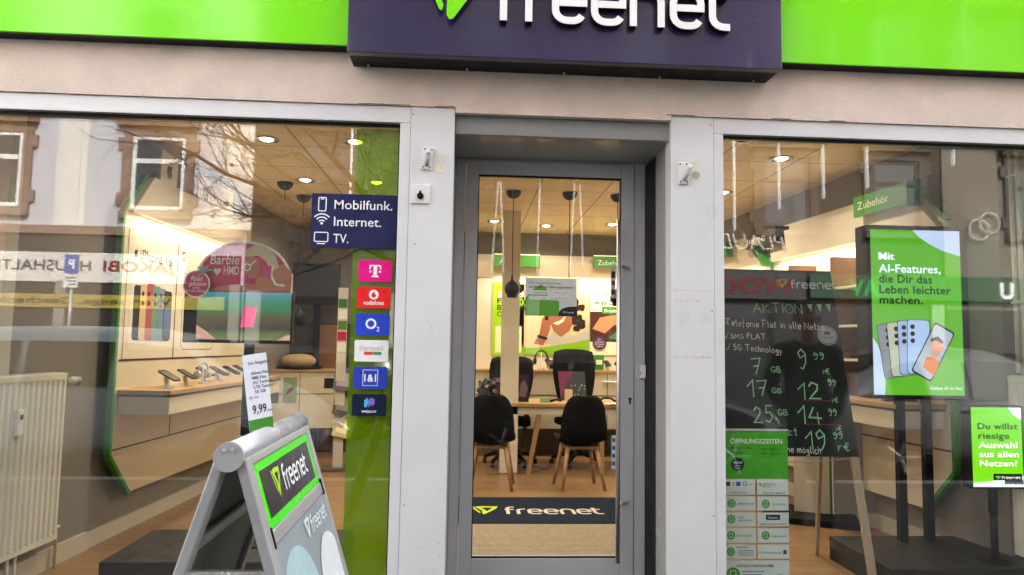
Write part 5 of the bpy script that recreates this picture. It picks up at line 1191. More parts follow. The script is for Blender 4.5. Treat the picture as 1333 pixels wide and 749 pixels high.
b = MB(); b.lathe([(.016, -.010), (.016, -.02), (.012, -.024)], 0, 0, -.012, 18, 'y'); b.box(-.006, .006, -.034, -.0245, -.018, .008); b.build('cylinder', DARK, t); MB().lathe([(.003, -.0115), (.003, -.0101)], 0, 0, .016, 10, 'y').build('lamp', flat('#222222'), t)
p = at(840, 484, .50); t = thing('door_contact', 'small white alarm contact box on the right edge of the door frame', 'alarm contact', (1.0, .518, p.z))
MB().box(-.016, .012, -.034, 0, -.038, .038).build('housing', WHITEP, t, bevel=.003); MB().box(-.0175, -.0162, -.026, -.012, -.022, .0).build('reed_slot', flat('#333333'), t)
# ================================================================== pavement sign (A-board) before the radiator window
aL, aR = at(303, 580, -2.0), at(395, 542, -1.3)
Z_A, HW = 1.156, .318
ab = thing('pavement_sign', 'grey metal A-board with green framed navy header and grey blue poster', 'A-board', (-.492, -1.648, -.04), pi/2+radians(1))
# local x runs along +Y (away from the camera), -y faces +X (towards the door)
top = Z_A+.052; R_ = .025
LEGA = math.atan2(.34, 1.10)
GREYM = mat('aframe_grey', (.40, .41, .42), .35, metal=.3, var=.05); 
b = MB(); b.extr([(R_*cos(a_), top-R_+R_*sin(a_)) for a_ in [2*pi*i/24 for i in range(24)]], 'x', -HW-.004, HW+.004); o = b.build('top_roll', mat('aframe_roll', (.47, .48, .50), .3, metal=.2, var=.04), ab, smooth=False)
for p_ in o.data.polygons: p_.use_smooth = len(p_.vertices) == 4
for x0_, x1_ in ((-HW-.012, -HW-.0042), (HW+.0042, HW+.012)):
    MB().extr([(.031*cos(a_), top-R_-.003+.031*sin(a_)) for a_ in [2*pi*i/24 for i in range(24)]], 'x', x0_, x1_).build('end_cap', mat('cap_grey', (.38, .39, .40), .45), ab)
for sy in (-1, 1): MB().lathe([(.0045, -.0022), (.0045, 0)], -HW-.0122, sy*.009, top-R_+.012, 12, 'x').build('screw', STEEL, ab)
def panel(sgn):
    """one leaf of the board, hung from the roll; its own local frame: x along, z up the leaf, -y outward"""
    e = bpy.data.objects.new('board_leaf', None); COL.objects.link(e); e.parent = ab
    e.location = (0, sgn*-.017, top-R_); e.rotation_euler = (-LEGA*1.0, 0, 0) if sgn > 0 else (LEGA, 0, 0)
    if sgn < 0: e.rotation_euler = Euler((-LEGA, 0, pi)) if False else Euler((LEGA, 0, 0))
    return e
LL = 1.15
for sgn in (1, -1):
    e = panel(sgn); s_ = sgn
    fb = MB()
    y0, y1 = (-.012, .012)
    fb.box(-HW, -HW+.042, y0, y1, -LL, -.012); fb.box(HW-.042, HW, y0, y1, -LL, -.012)
    fb.box(-HW+.0425, HW-.0425, y0, y1, -.032, -.012); fb.box(-HW+.0425, HW-.0425, y0, y1, -.212, -.178); fb.box(-HW+.0425, HW-.0425, y0, y1, -LL+.05, -LL+.1)
    fb.build('frame', GREYM, e, bevel=.004)
    g = MB(); g.box(-HW+.0425, HW-.0425, -.004*s_-.003, -.004*s_+.003, -.1775, -.0325); g.box(-HW+.0425, HW-.0425, -.004*s_-.003, -.004*s_+.003, -LL+.1005, -.2125); g.build('back_sheet', mat('back_sheet_grey', (.20, .19, .16), .5), e)
    if sgn > 0:
        X0, X1 = -HW+.043, HW-.043
        MB().rect(X0, X1, -.177, -.033, -.0085).build('green_print', flat('#3fe020', rough=.3), e)
        MB().rect(X0+.03, X1-.03, -.157, -.052, -.0095).build('navy_print', flat('#1c2236', rough=.25), e)
        wordmark(e, X0+.20, -.125, .040, -.0105, flat('#f2f4f6', rough=.3), flat('#a6dc2c', rough=.3), 0, .255, .5)
        MB().rect(X0, X1, -LL+.101, -.213, -.0085).build('poster', mat('poster_grey_blue', (.31, .36, .39), .2, var=.02), e)
        def blob(cx, cz, r_, y, h_): MB().poly(circ(cx, cz, r_, 36), y).build('cloud_print', flat(h_, rough=.25), e)
        c_ = MB()
        for cx, cz, r_, h_, k in ((-.15, -.42, .17, '#a9c9cf', 0), (-.10, -.49, .15, '#a5d3cf', 1), (-.13, -.47, .11, '#b9dcc0', 2), (.17, -.45, .15, '#dfe6ea', 3)):
            pts = [q for q in circ(cx, cz, r_, 40)]; pts = [(max(X0+.001, min(X1-.001, u)), v) for u, v in pts]
            MB().poly(pts, -.0092-.0005*k).build('cloud_print', flat(h_, rough=.25), e)
        q = MB(); q.poly([(X0+.001, -.70), (X1-.001, -.66), (X1-.001, -LL+.102), (X0+.001, -LL+.102)], -.0115); q.build('pale_print', flat('#cfe0e6', rough=.25), e)
        q = MB(); q.text('Upload', X0+.05, -.545, .10, -.0122, bold=.015, width=.24); q.text('Internet', X0+.20, -.60, .10, -.0122, bold=.015, width=.34); q.build('lettering', flat('#70868e', rough=.25), e)
        wordmark(e, X0+.33, -.268, .030, -.0122, flat('#e8eef0', rough=.3), flat('#dfe9ec', rough=.3), 0, .19, .4)
        [MB().box(u, u+.007, -.0145, .0145, -.215, -.170).build('hinge', DARK, e) for u in (X0-.008, X1+.001)]
    else:
        pass
[MB().box(u, u+.015, -.092, .092, .925, .945).build('spreader_bar', STEEL, ab) for u in (-HW+.005, HW-.02)]
b = MB(); b.lathe([(.010, -.006), (.010, 0)], -HW+.005, 0, .935, 12, 'x'); b.build('spreader_bolt', STEEL, ab)
# price card on top of the roll
cdp = Vector((-.475, -1.68, Z_A-.0))
pcW, pcH = .085, .20
t = thing('price_card', 'tall narrow white price card with green foot stuck into the top of the A-board', 'price card', (at(341, 560, -1.68).x, -1.68, at(341, 562, -1.68).z), rot=(0, radians(-8.5), radians(38)))
k_ = at(341, 460, -1.68).z-at(341, 562, -1.68).z
cw = (at(356, 500, -1.68).x-at(325, 500, -1.68).x)/cos(radians(38))/2*.82
MB().prism([(-cw, -.02), (cw, -.02), (cw, k_), (-cw, k_)], -.001, .0).build('card', flat('#e3e6ef'), t)
MB().rect(-cw, cw, -.02, .17*k_, -.0014).build('green_foot', flat('#3f8a2c'), t)
b = MB(); b.text('9,99', -.02*cw, .245*k_, .030, -.0018, 'C', .02, width=1.15*cw); b.text('mtl.', .62*cw, .245*k_, .010, -.0018); b.text('ab nur', -.75*cw, .44*k_, .009, -.0018)
for k, s_ in enumerate(('Allnet Flat', 'SMS Flat', '5G Technik', 'LTE Tempo', '50 GB')): b.text(s_, -.45*cw+.05*cw*k, (.74-.06*k)*k_, .0105, -.0018, bold=.01)
b.text('Im Angebot', -.55*cw, .87*k_, .012, -.0018); b.build('lettering', flat('#2b2f45'), t)
MB().text('freenet', -.8*cw, .02*k_, .008, -.0018).build('pale_lettering', flat('#d7e8c8'), t)
# ================================================================== right window: display wall with flags
ru_loc = Vector((3.335, 0, 0))
ru = thing('accessory_display_unit', 'cream wall unit with green edged cut corner behind the tall portrait screen', 'display unit', ru_loc, AR)
wall_unit(ru, -3.32, -1.06, near_left=False)
header(ru, -3.30, -1.10, 2.235, 2.50, 0, .24)
MB().prism([(-3.32, 1.0), (-1.10, 1.0), (-1.10, 1.03), (-3.32, 1.03)], -.40, -.032).build('worktop', OAK, ru, bevel=.003)
MB().box(-3.32, -1.12, -.385, -.034, .865, .9985).build('shelf_box', CREAM, ru, bevel=.003); MB().box(-3.32, -1.115, -.392, -.036, .985, .9985).build('shadow_gap', flat('#3a3026'), ru)
b = MB(); b.box(-3.31, -1.08, -.0335, -.0302, .72, .732); b.build('panel_joint', flat('#4a3d2e'), ru)
b = MB()
for x in (-2.62, -2.0, -1.42): b.box(x, x+.03, -.28, -.0305, 1.031, 2.12)
b.build('wood_upright', mat('dark_oak', (.16, .075, .03), .5, var=.2, stretch=(20, 20, 2)), ru)
b = MB()
for x0, x1 in ((-2.59, -2.0), (-1.97, -1.42)):
    for z in (1.30, 1.56, 1.86): b.box(x0, x1, -.26, -.0305, z, z+.018)
b.build('niche_shelf', CREAM, ru)
strip_light(ru, -3.2, -1.3, 2.225, -.14, 4.8)
ru_M = Matrix.Translation(ru_loc) @ Euler((0, 0, AR)).to_matrix().to_4x4()
k = 0
for z, items in ((1.579, ('#d7c52a', '#e6e1d2', '#d7c52a')), (1.319, ('#e6e1d2', '#2b2b2b', '#8f8a80')), (1.879, ('#e6e1d2', '#e6e1d2', '#333333'))):
    for j, c_ in enumerate(items):
        x = -2.50+.19*j; t = thing('accessory_box', f'{ {"#d7c52a": "yellow", "#e6e1d2": "white", "#2b2b2b": "black", "#8f8a80": "grey", "#333333": "dark grey"}[c_] } accessory box, {("far", "middle", "near")[j]} one on the {("middle", "lower", "upper")[k]} niche shelf', 'box', on_unit(ru_M, x, -.15, z), AR)
        MB().box(-.06, .06, -.04, .04, 0, .13+.02*((j+k) % 2)).build('carton', flat(c_), t, bevel=.002); MB().rect(-.04, .04, .04, .09, -.0412).build('print', flat('#77736c'), t)
    k += 1
ru2 = thing('far_display_unit', 'second cream wall unit with green edge further back behind the chalkboard', 'display unit', ru_loc, AR)
wall_unit(ru2, -5.6, -3.36, near_left=False, chamf=.05); header(ru2, -5.6, -3.52, 2.235, 2.50, 0, .24)
MB().prism([(-5.6, 1.0), (-3.4, 1.0), (-3.4, 1.03), (-5.6, 1.03)], -.40, -.032).build('worktop', OAK, ru2, bevel=.003); MB().box(-5.6, -3.42, -.385, -.034, .865, .9985).build('shelf_box', CREAM, ru2)
g = MB(); 
a_ = Vector((-3.36, 2.20)); c_ = Vector((-3.62, 2.50)); g.prism([tuple(a_), tuple(a_+Vector((.03, 0))), tuple(c_+Vector((.03, 0))), tuple(c_)], -.13, -.03); g.build('header_green_edge', GREENEDGE, ru2)
strip_light(ru2, -5.4, -3.6, 2.225, -.14, 4.8)
PLDARK = mat('plate_dark', (.03, .026, .022), .4)
def uflag(label, s0, s1, z0, z1, m, txt, tx, tcol, edge):
    t = thing('brand_plate', label, 'sign', ru_loc, AR); MB().box(s0, s1, -.16, -.13, z0, z1).build('plate', m, t)
    MB().box(s1+.0005, s1+.012, -.165, -.03, z0-.02, z1+.02).build('end_piece', edge, t)
    b = MB().text(txt, s0+.05, z0+.32*(z1-z0), .55*(z1-z0), -.1612, bold=.012, width=tx); b.build('lettering', tcol, t); return t
uflag('green plate with pale lettering on the header above the tall portrait screen', -1.86, -1.27, 2.42, 2.575, PLGREEN, 'Zubehör', .36, flat('#d3d6b8'), GREENEDGE)
uflag('dark plate with white capital lettering on the header above the chalkboard', -3.66, -3.04, 2.40, 2.53, PLDARK, 'SAMSUNG', .36, flat('#d9d2c6'), DARK)
uflag('green plate end on the far header at the window edge, above the chalkboard corner', -5.1, -4.1, 2.40, 2.53, PLGREEN, 'Apps', .3, flat('#d3d6b8'), GREENEDGE)
# free standing cream panel behind the chalkboard
t = thing('display_stand', 'narrow cream display stand with green edge on a flat black base behind the chalkboard', 'display panel', at(1064, 716, 2.3)-Vector((0, 0, at(1064, 716, 2.3).z)), radians(-25))
MB().box(-.17, .10, -.02, .02, .05, 1.2).build('panel', CREAM, t); MB().box(.1005, .14, -.03, .03, .05, 1.2).build('green_edge', GREENEDGE, t); MB().box(-.16, .135, .0205, .05, .05, 1.18).build('black_back', DARK, t)
MB().box(-.42, .30, -.30, .25, 0, .049).build('base', BLACKM, t, bevel=.004)
t = thing('leaning_sheet', 'pale grey panel leaning in the gap between chalkboard leg and the cream display panel', 'panel', (at(1100, 620, 2.0).x, 2.0, .0), radians(0))
MB().prism([(-.10, at(1100, 669, 2.0).z), (.30, at(1100, 669, 2.0).z), (.30, .95), (-.10, .95)], -.01, .01).build('sheet', mat('pale_grey_sheet', (.40, .42, .44), .5), t); MB().box(.0, .02, .011, .03, 0, .9).build('stay', DARK, t)
# ================================================================== chalkboard easel
ce = thing('chalkboard_easel', 'tall black chalkboard with handwritten green and white prices on a wooden easel', 'chalkboard', (1.93, .80, .73), rot=(radians(-14.3), 0, 0))
bw, bh = .49, 1.215
SLATE = mat('chalkboard_slate', (.016, .021, .021), .7, var=.35, vs=3, spec=.2)
MB().box(-bw, bw, -.004, .016, 0, bh).build('board', SLATE, ce, bevel=.002)
MB().rect(-bw+.002, bw-.002, bh-.185, bh-.002, -.0046).build('header_print', mat('header_slate', (.022, .026, .03), .5, spec=.2), ce)
MB().rect(-bw, bw, bh-.192, bh-.186, -.0049).build('header_line', flat('#0d0f10'), ce)
def lx(px, py):                                         # board coordinates of a photo pixel
    P = ce.matrix_basis.inverted(); o_ = P @ CAM; d_ = P.to_3x3() @ _ray(px, py); k_ = (-.006-o_.y)/d_.y; q = o_+d_*k_; return q.x, q.z
wx, wz = lx(1031, 375)
wordmark(ce, wx, wz, .040, -.0055, flat('#e9edec'), flat('#8fc63a'), 0, lx(1090, 375)[0]-wx, .4)
CH = {'A': [[(0,0),(.35,1),(.7,0)],[(.15,.4),(.55,.4)]],'K': [[(0,0),(0,1)],[(.55,1),(0,.45),(.6,0)]],'T': [[(0,1),(.7,1)],[(.35,1),(.35,0)]],'I': [[(.1,0),(.1,1)]],'O': [circ(.35,.5,.35,14,rz=.5)+[(.7,.5)]],'N': [[(0,0),(0,1),(.6,0),(.6,1)]],
 'S': [[(.5,.85),(.3,1),(.08,.85),(.1,.62),(.45,.42),(.48,.15),(.25,0),(0,.15)]],'M': [[(0,0),(.08,1),(.35,.4),(.62,1),(.7,0)]],'F': [[(0,0),(0,1),(.5,1)],[(0,.55),(.4,.55)]],'L': [[(0,1),(0,0),(.45,0)]],'G': [[(.55,.82),(.3,1),(.05,.7),(.05,.3),(.3,0),(.55,.2),(.55,.45),(.3,.45)]],'B': [[(0,0),(0,1),(.35,.95),(.4,.7),(.05,.52),(.45,.4),(.45,.1),(0,0)]],
 'e': [[(.05,.3),(.42,.35),(.38,.58),(.15,.6),(.02,.3),(.15,.02),(.42,.1)]],'l': [[(.1,1),(.08,.1),(.2,0)]],'f': [[(.4,.95),(.2,1),(.15,.7),(.12,-.25)],[(0,.5),(.35,.55)]],'o': [circ(.22,.3,.2,10,rz=.3)+[(.42,.3)]],'n': [[(0,0),(.02,.58)],[(.02,.4),(.25,.6),(.36,.4),(.38,0)]],'i': [[(.08,.55),(.08,0)],[(.07,.75),(.1,.8)]],'a': [[(.38,.55),(.12,.58),(.02,.25),(.15,.0),(.36,.2),(.38,.55),(.42,0)]],'t': [[(.15,.95),(.15,.1),(.3,0)],[(0,.62),(.32,.62)]],'c': [[(.38,.5),(.15,.6),(.02,.3),(.15,0),(.4,.1)]],'h': [[(.02,1),(.0,0)],[(.0,.35),(.22,.6),(.34,.4),(.36,0)]],'g': [[(.38,.55),(.12,.58),(.05,.25),(.3,.15),(.38,.55),(.36,-.25),(.1,-.35),(0,-.2)]],'y': [[(0,.55),(.18,.1)],[(.4,.55),(.1,-.35)]],'z': [[(0,.58),(.38,.55),(0,.03),(.42,.05)]],'r': [[(.02,.58),(.02,0)],[(.02,.38),(.18,.58),(.34,.55)]],'m': [[(0,0),(.0,.55)],[(0,.4),(.18,.58),(.26,.4),(.27,0)],[(.27,.4),(.44,.58),(.52,.4),(.54,0)]],'ö': [circ(.22,.3,.2,10,rz=.3)+[(.42,.3)],[(.12,.78),(.14,.82)],[(.3,.78),(.32,.82)]],
 '1': [[(.0,.6),(.35,1),(.3,0)]],'2': [[(.02,.75),(.2,1),(.45,.85),(.4,.55),(0,.02),(.55,.02)]],'4': [[(.25,1),(0,.42),(.6,.36)],[(.42,.7),(.42,0)]],'5': [[(.5,1),(.12,1),(.08,.58),(.35,.6),(.45,.3),(.25,.02),(0,.1)]],'7': [[(0,.95),(.55,1),(.2,0)],[(.1,.5),(.45,.55)]],'9': [[(.45,.75),(.25,1),(.05,.8),(.15,.55),(.45,.72),(.42,.3),(.25,0),(.1,.05)]],'€': [[(.5,.9),(.25,1),(.08,.5),(.25,0),(.5,.12)],[(-.05,.6),(.4,.6)],[(-.05,.42),(.35,.42)]],' ': []}
rch = random.Random(9)
def chalk(mb, s_, px, py, hpx, wpx=None, th=.0045, up=0):
    """handwriting: photo pixel of the start, cap height in photo pixels"""
    x, z = lx(px, py); h_ = hpx*.00462; k_ = h_; adv = 0
    for ch in s_:
        adv += (max([q[0] for st in CH[ch] for q in st] or [.25])+.18)
    if wpx: k_ = (lx(px+wpx, py)[0]-x)/adv
    for ch in s_:
        W__ = max([q[0] for st in CH[ch] for q in st] or [.25]); dz = rch.uniform(-.04, .04)*h_; dk = rch.uniform(.93, 1.07)
        for st in CH[ch]:
            mb.ribbon([(x+u*k_+rch.gauss(0, .01)*k_, z+dz+v*h_*dk+u*k_*up) for u, v in st], 1.35*th*rch.uniform(.8, 1.2), -.0056)
        x += (W__+.18)*k_; z += (W__+.18)*k_*up
gb = MB(); wb = MB()
chalk(gb, 'AKTION', 981, 407, 14, 66)
for px in (1054, 1066, 1078): 
    x, z = lx(px, 402); gb.poly([(x-.014, z+.030), (x+.022, z+.032), (x+.008, z-.022)], -.0056)
chalk(wb, 'Telefonie Flat in alle Netze', 945, 424, 10, 129, .0035, -.03)
chalk(wb, 'SMS FLAT', 951, 441, 7.5, 47, .0032, 0); chalk(wb, '5G Technology', 955, 456, 9, 64, .0034, -.05)
for px, py in ((943, 419), (943, 438), (945, 453)):
    x, z = lx(px, py); gb.ribbon([(x, z), (x+.012, z-.012), (x+.030, z+.030)], .0035, -.0056)
chalk(gb, '7', 980, 488, 22, None, .006); chalk(gb, 'GB', 1004, 485, 8, 14, .0035); chalk(gb, '9', 1040, 481, 26, None, .0055); chalk(gb, '99', 1059, 468, 10, 16, .004); chalk(gb, 'i€', 1071, 487, 8, 12, .0035)
chalk(gb, '17', 974, 516, 22, 30, .006); chalk(gb, 'GB', 1005, 512, 7, 14, .0035); chalk(gb, '12', 1040, 520, 24, 34, .0065); chalk(gb, '99', 1078, 502, 9, 12, .004); chalk(gb, 'i€', 1083, 524, 7, 11, .0035)
chalk(gb, '25', 982, 550, 22, 29, .0055); chalk(gb, 'GB', 1013, 541, 8, 14, .0035); chalk(gb, '14', 1040, 553, 24, 36, .0065); chalk(gb, '99', 1079, 541, 9, 12, .004); chalk(gb, 'i€', 1088, 562, 8, 11, .0035)
chalk(gb, 'zt', 1025, 567, 11, 16, .0045); chalk(gb, '19', 1050, 585, 25, 30, .006); chalk(gb, '99', 1085, 571, 9, 14, .004); chalk(gb, 'r€', 1092, 587, 11, 17, .004)
chalk(wb, 'ne möglich', 1025, 589, 9, 45, .0034, -.04)
gb.build('green_chalk', mat('green_chalk_dust', (.33, .70, .40), .9, var=.25, vs=150), ce); wb.build('white_chalk', mat('white_chalk_dust', (.8, .81, .8), .9, var=.2, vs=150), ce)
b = MB()
for px, py, w1 in ((1045, 521, 42), (1047, 552, 46)):
    x, z = lx(px, py); x2, z2 = lx(px+w1, py+1); b.ribbon([(x, z), ((x+x2)/2, z-.003), (x2, z2)], .003, -.0056)
b.build('red_chalk', mat('red_chalk_dust', (.35, .06, .06), .9, var=.3, vs=150), ce)
cx_, cz_ = lx(1077, 437); b = MB(); b.poly(circ(cx_, cz_, .066, 30), -.0054); b.build('round_seal', mat('seal_grey', (.30, .32, .32), .4), ce)
b = MB(); b.ribbon(circ(cx_, cz_, .056, 28), .003, -.0060, closed=True); b.poly([(cx_-.02, cz_+.005), (cx_+.02, cz_+.005), (cx_+.02, cz_+.03), (cx_+.008, cz_+.022), (cx_, cz_+.034), (cx_-.008, cz_+.022), (cx_-.02, cz_+.03)], -.006); b.text('TOP SHOP', cx_, cz_-.02, .018, -.006, 'C'); b.build('seal_print', flat('#3f4646'), ce)
PINE = mat('pine_leg', (.42, .33, .22), .65, var=.3, vs=5, stretch=(40, 40, 3))
b = MB(); b.extr([(bw-.045, -.004), (bw+.0, -.004), (bw+.0, .022), (bw-.045, .022)], 'z', -.755, -.0005); b.build('front_leg', PINE, ce, bevel=.002)
b = MB(); b.extr([(-bw, -.004), (-bw+.045, -.004), (-bw+.045, .022), (-bw, .022)], 'z', -.755, -.0005); b.build('front_leg', PINE, ce, bevel=.002)
for sx in (-1, 1):
    b = MB(); b.tube([(sx*(bw-.03), .03, bh-.15), (sx*(bw-.03), .66, -.58)], .016, 4); b.build('rear_leg', PINE, ce)
c0, c1 = Vector((*lx(1112, 601), 0)), Vector((*lx(1022, 612), 0))
b = MB(); b.tube([(bw-.02, .01, -.01), (bw-.3, .05, -.03), (-bw+.02, .01, -.02)], .003, 6); b.build('cord', mat('cord_cotton', (.45, .38, .28), .9), ce)
# ================================================================== tall portrait screen
Yt = 1.0; a, c = at(1133, 519, Yt), at(1258.5, 296, Yt)
t = thing('kiosk_screen', 'tall portrait screen with green advert on two black posts', 'screen', ((a.x+c.x)/2, Yt, .151)); w2 = (c.x-a.x)/2; z0, z1 = a.z-.151, c.z-.151
MB().box(-w2, w2, 0, .14, z0, z1).build('housing', BLACKM, t, bevel=.004)
for px in (1172.5, 1207):
    xx = at(px, 620, Yt+.08).x-t.location.x; MB().box(xx-.024, xx+.024, .05, .10, .0, z0-.0005).build('post', BLACKM, t)
sx0, sx1, sz0, sz1 = -w2+.025, w2-.055, z0+.025, z1-.03
SW, SH = sx1-sx0, sz1-sz0
GRN = screen_mat('green_screen', [(0, '#57a81e'), (1, '#4c9c1a')], 1.15, 2, z0, z1)
MB().rect(sx0, sx1, sz0, sz1, -.0012).build('screen_face', GRN, t)
def SP(u, v): return (sx0+u*SW, sz1-v*SH)
pale = flat('#b9cdf2', emit=.85); pale2 = flat('#dce8fb', emit=.9); darks = flat('#0d1626', emit=.25)
b = MB(); b.poly([SP(.47, 0), SP(.55, .045), SP(.66, .085), SP(.8, .122), SP(1, .155), SP(1, 0)], -.002); b.poly([SP(0, .66), SP(.05, .70), SP(.09, .76), SP(.12, .85), SP(.13, .93), SP(.12, 1), SP(0, 1)], -.002); b.build('pale_curve', pale, t)
fs = .086*SH/1.0
b = MB(); [b.text('Mit', SP(.085, .185)[0]+.003*q_, SP(.085, .185)[1], .070, -.002-.0002*q_, bold=.004, width=.17*SW) for q_ in range(3)]; b.text('AI-Features,', *SP(.085, .262), .076, -.002, bold=.03, width=.69*SW); b.build('pale_lettering', pale2, t)
b = MB(); b.text('die Dir das', *SP(.085, .325), .076, -.002, bold=.03, width=.59*SW); b.text('Leben leichter', *SP(.085, .39), .076, -.002, bold=.03, width=.80*SW); b.text('machen.', *SP(.085, .452), .076, -.002, bold=.03, width=.48*SW); b.build('dark_lettering', darks, t)
def tilted(u, v, w__, h__, ang, r_): 
    cx, cz = SP(u, v); ca, sa = cos(ang), sin(ang); return [(cx+x*ca-z*sa, cz+x*sa+z*ca) for x, z in rrect(-w__/2*SW, w__/2*SW, -h__/2*SH, h__/2*SH, r_)]
for k, (u, v, ang, c_) in enumerate(((.205, .735, .14, '#8a8f9a'), (.30, .725, .08, '#b9c0b0'), (.405, .715, .03, '#9db4e0'), (.50, .71, -.03, '#a9c6f2'))):
    MB().poly(tilted(u, v, .255, .328, ang, .02), -.0022-.0004*k).build('phone_edge_picture', flat('#4a5563', emit=.4), t)
    MB().poly(tilted(u, v, .24, .32, ang, .02), -.0024-.0004*k).build('phone_picture', flat(c_, emit=.7), t)
    b = MB()
    for q in range(3): 
        cx, cz = SP(u-.06+(.02*(k < 2)), v-.12+.042*q); b.poly(circ(cx+.012*q*ang, cz, .016, 12), -.00265-.0004*k)
    b.build('lens_picture', darks, t)
MB().poly(tilted(.66, .74, .25, .34, -.50, .02), -.0046).build('phone_picture', flat('#23262e', emit=.3), t)
MB().poly(tilted(.66, .74, .225, .318, -.50, .018), -.0049).build('display_picture', flat('#a7b3c4', emit=.8), t)
b = MB(); b.poly(tilted(.70, .715, .10, .115, -.3, .025), -.0052); b.build('face_picture', flat('#c99074', emit=.8), t)
b = MB(); b.poly([SP(.54, .83), SP(.58, .77), SP(.66, .77), SP(.73, .80), SP(.66, .885)], -.00515); b.build('clothing_picture', flat('#d0701a', emit=.8), t); b = MB(); b.poly([SP(.64, .66), SP(.72, .645), SP(.78, .68), SP(.76, .69), SP(.70, .67), SP(.64, .68)], -.0054); b.build('hair_picture', flat('#4a2f22', emit=.5), t)
b = MB(); b.poly([SP(.63, .695), SP(.77, .705), SP(.765, .735), SP(.63, .722)], -.0056); b.build('glasses_picture', flat('#e6a18c', emit=.8), t)
MB().text('Galaxy AI ist hier', *SP(.62, .965), .03, -.002, width=.36*SW).build('small_lettering', pale2, t)
# ================================================================== small lime screen on a pole
Yp = .60; a, c = at(1267, 634, Yp), at(1328.5, 531, Yp); pb = at(1300, 728, .68)
t = thing('pole_screen', 'small portrait lime screen on a black pole beside the radiator', 'screen', (a.x, Yp, .151)); z0, z1 = a.z-.151, c.z-.151; w2 = .315*1.0; w2 = c.x-a.x
MB().box(-.012, w2+.012, 0, .075, z0-.012, z1+.012).build('housing', DARK, t, bevel=.004)
pxx = pb.x-t.location.x
MB().tube([(w2*.5, .05, .008), (w2*.5, .05, z0*.62)], .020, 14).build('pole', BLACKM, t, smooth=True); MB().tube([(w2*.5, .05, z0*.62), (w2*.5, .05, z0-.0125)], .026, 14).build('pole_sleeve', DARK, t, smooth=True)
MB().lathe([(.10, 0), (.10, .006), (.03, .008)], w2*.5, .05, 0, 24).build('foot', BLACKM, t)
SW, SH = w2, z1-z0; sx0, sz1 = 0, z1
MB().rect(0, w2, z0, z1, -.0012).build('screen_face', screen_mat('lime_screen', [(0, '#7fe012'), (1, '#6fd60f')], 1.1, 2, z0, z1), t)
b = MB(); b.poly([SP(.74, 0), SP(.82, .08), SP(.92, .13), SP(1, .155), SP(1, 0)], -.002); b.poly([SP(0, .955), SP(.25, .94), SP(.6, .90), SP(1, .86), SP(1, 1), SP(0, 1)], -.002); b.build('pale_curve', flat('#dfe8f2', emit=.95), t)
b = MB(); b.text('Du willst', *SP(.12, .275), .05, -.002, bold=.03, width=.80*SW); b.text('riesige', *SP(.13, .395), .05, -.002, bold=.03, width=.62*SW); b.build('dark_lettering', darks, t)
b = MB(); b.text('Auswahl', *SP(.13, .51), .05, -.002, bold=.03, width=.77*SW); b.text('aus allen', *SP(.13, .625), .05, -.002, bold=.03, width=.79*SW); b.text('Netzen?', *SP(.14, .74), .05, -.002, bold=.03, width=.75*SW); b.build('white_lettering', flat('#f4f8f2', emit=1), t)
x0_, z0_ = SP(.40, .90); b = MB(); b.rect(SP(.40, 0)[0], SP(.97, 0)[0], SP(0, .915)[1], SP(0, .835)[1], -.0024); b.rect(SP(.62, 0)[0], SP(.99, 0)[0], SP(0, .965)[1], SP(0, .915)[1], -.0026); b.build('dark_print', flat('#101a30'), t)
wordmark(t, SP(.57, 0)[0], SP(0, .895)[1], .010, -.003, flat('#f4f8f2', emit=.9), flat('#9fdc4a', emit=.9), 0, .37*SW, .35); MB().text('fertig, los!', SP(.65, 0)[0], SP(0, .958)[1], .010, -.003, width=.30*SW).build('small_lettering', flat('#9ab0d8', emit=.7), t)
# ================================================================== opening times sheets inside the right window
YO = .11
a, c = at(944, 790, YO), at(1025, 561, YO)
t = thing('opening_times_sign', 'long green and white opening times board hanging inside the chalkboard window glass', 'sign', (a.x, YO, at(985, 561, YO).z)); SW = c.x-a.x; SH = 1.0; 
K = SW/81.0                                             # metres per photo pixel on the board
def Q(px, py): return ((px-944)*K, -(py-561)*K)
def R4(px0, px1, py0, py1, y, mb): x0, z1 = Q(px0, py0); x1, z0 = Q(px1, py1); return mb.rect(x0, x1, z0, z1, y)
b = MB(); b.box(0, SW, -.001, .001, -58.5*K, 0); b.build('green_card', flat('#4fae30', rough=.3), t)
MB().box(-.002, SW+.002, -.003, .003, .0005, .010).build('hanging_rail', mat('clear_acrylic', (.62, .60, .56), .1), t)
cards = [(944, 983, 620, 639), (985.5, 1025, 620, 639), (944, 983, 641, 658), (985.5, 1025, 641, 658), (944, 983, 660.5, 677), (985.5, 1025, 660.5, 677), (944, 983, 679.5, 697), (985.5, 1025, 679.5, 697), (944, 983, 699, 716), (985.5, 1025, 699, 716), (944, 1025, 718, 752)]
MB().box(.001, SW-.001, .001, .002, -192*K, -58.6*K).build('carrier_sheet', glass_mat('clear_sheet', .02, (.9, .82, .78)), t)
b = MB()
for q in cards: R4(*q, -.0006, b)
b.build('white_card', flat('#d5ded9', rough=.3), t)
b = MB(); b.text('ÖFFNUNGSZEITEN', *Q(952, 576.5), 8*K, -.0016, bold=.02, width=66*K); b.build('white_lettering', flat('#eef3e8'), t)
b = MB()
for s_, px, py, w__ in (('Montag - Freitag', 953, 583, 25), ('Samstag', 953, 588.5, 14), ('10:00 - 18:00 Uhr', 991, 584.5, 24), ('10:00 - 14:00 Uhr', 991, 590, 24)): b.text(s_, *Q(px, py), 3.5*K, -.0016, width=w__*K, bold=.01)
b.build('dark_lettering', flat('#1d4a1a'), t)
MB().poly([(x, z) for x, z in circ(*Q(961, 602), 8.3*K, 26)], -.0014).build('dark_disc', flat('#1b2433'), t)
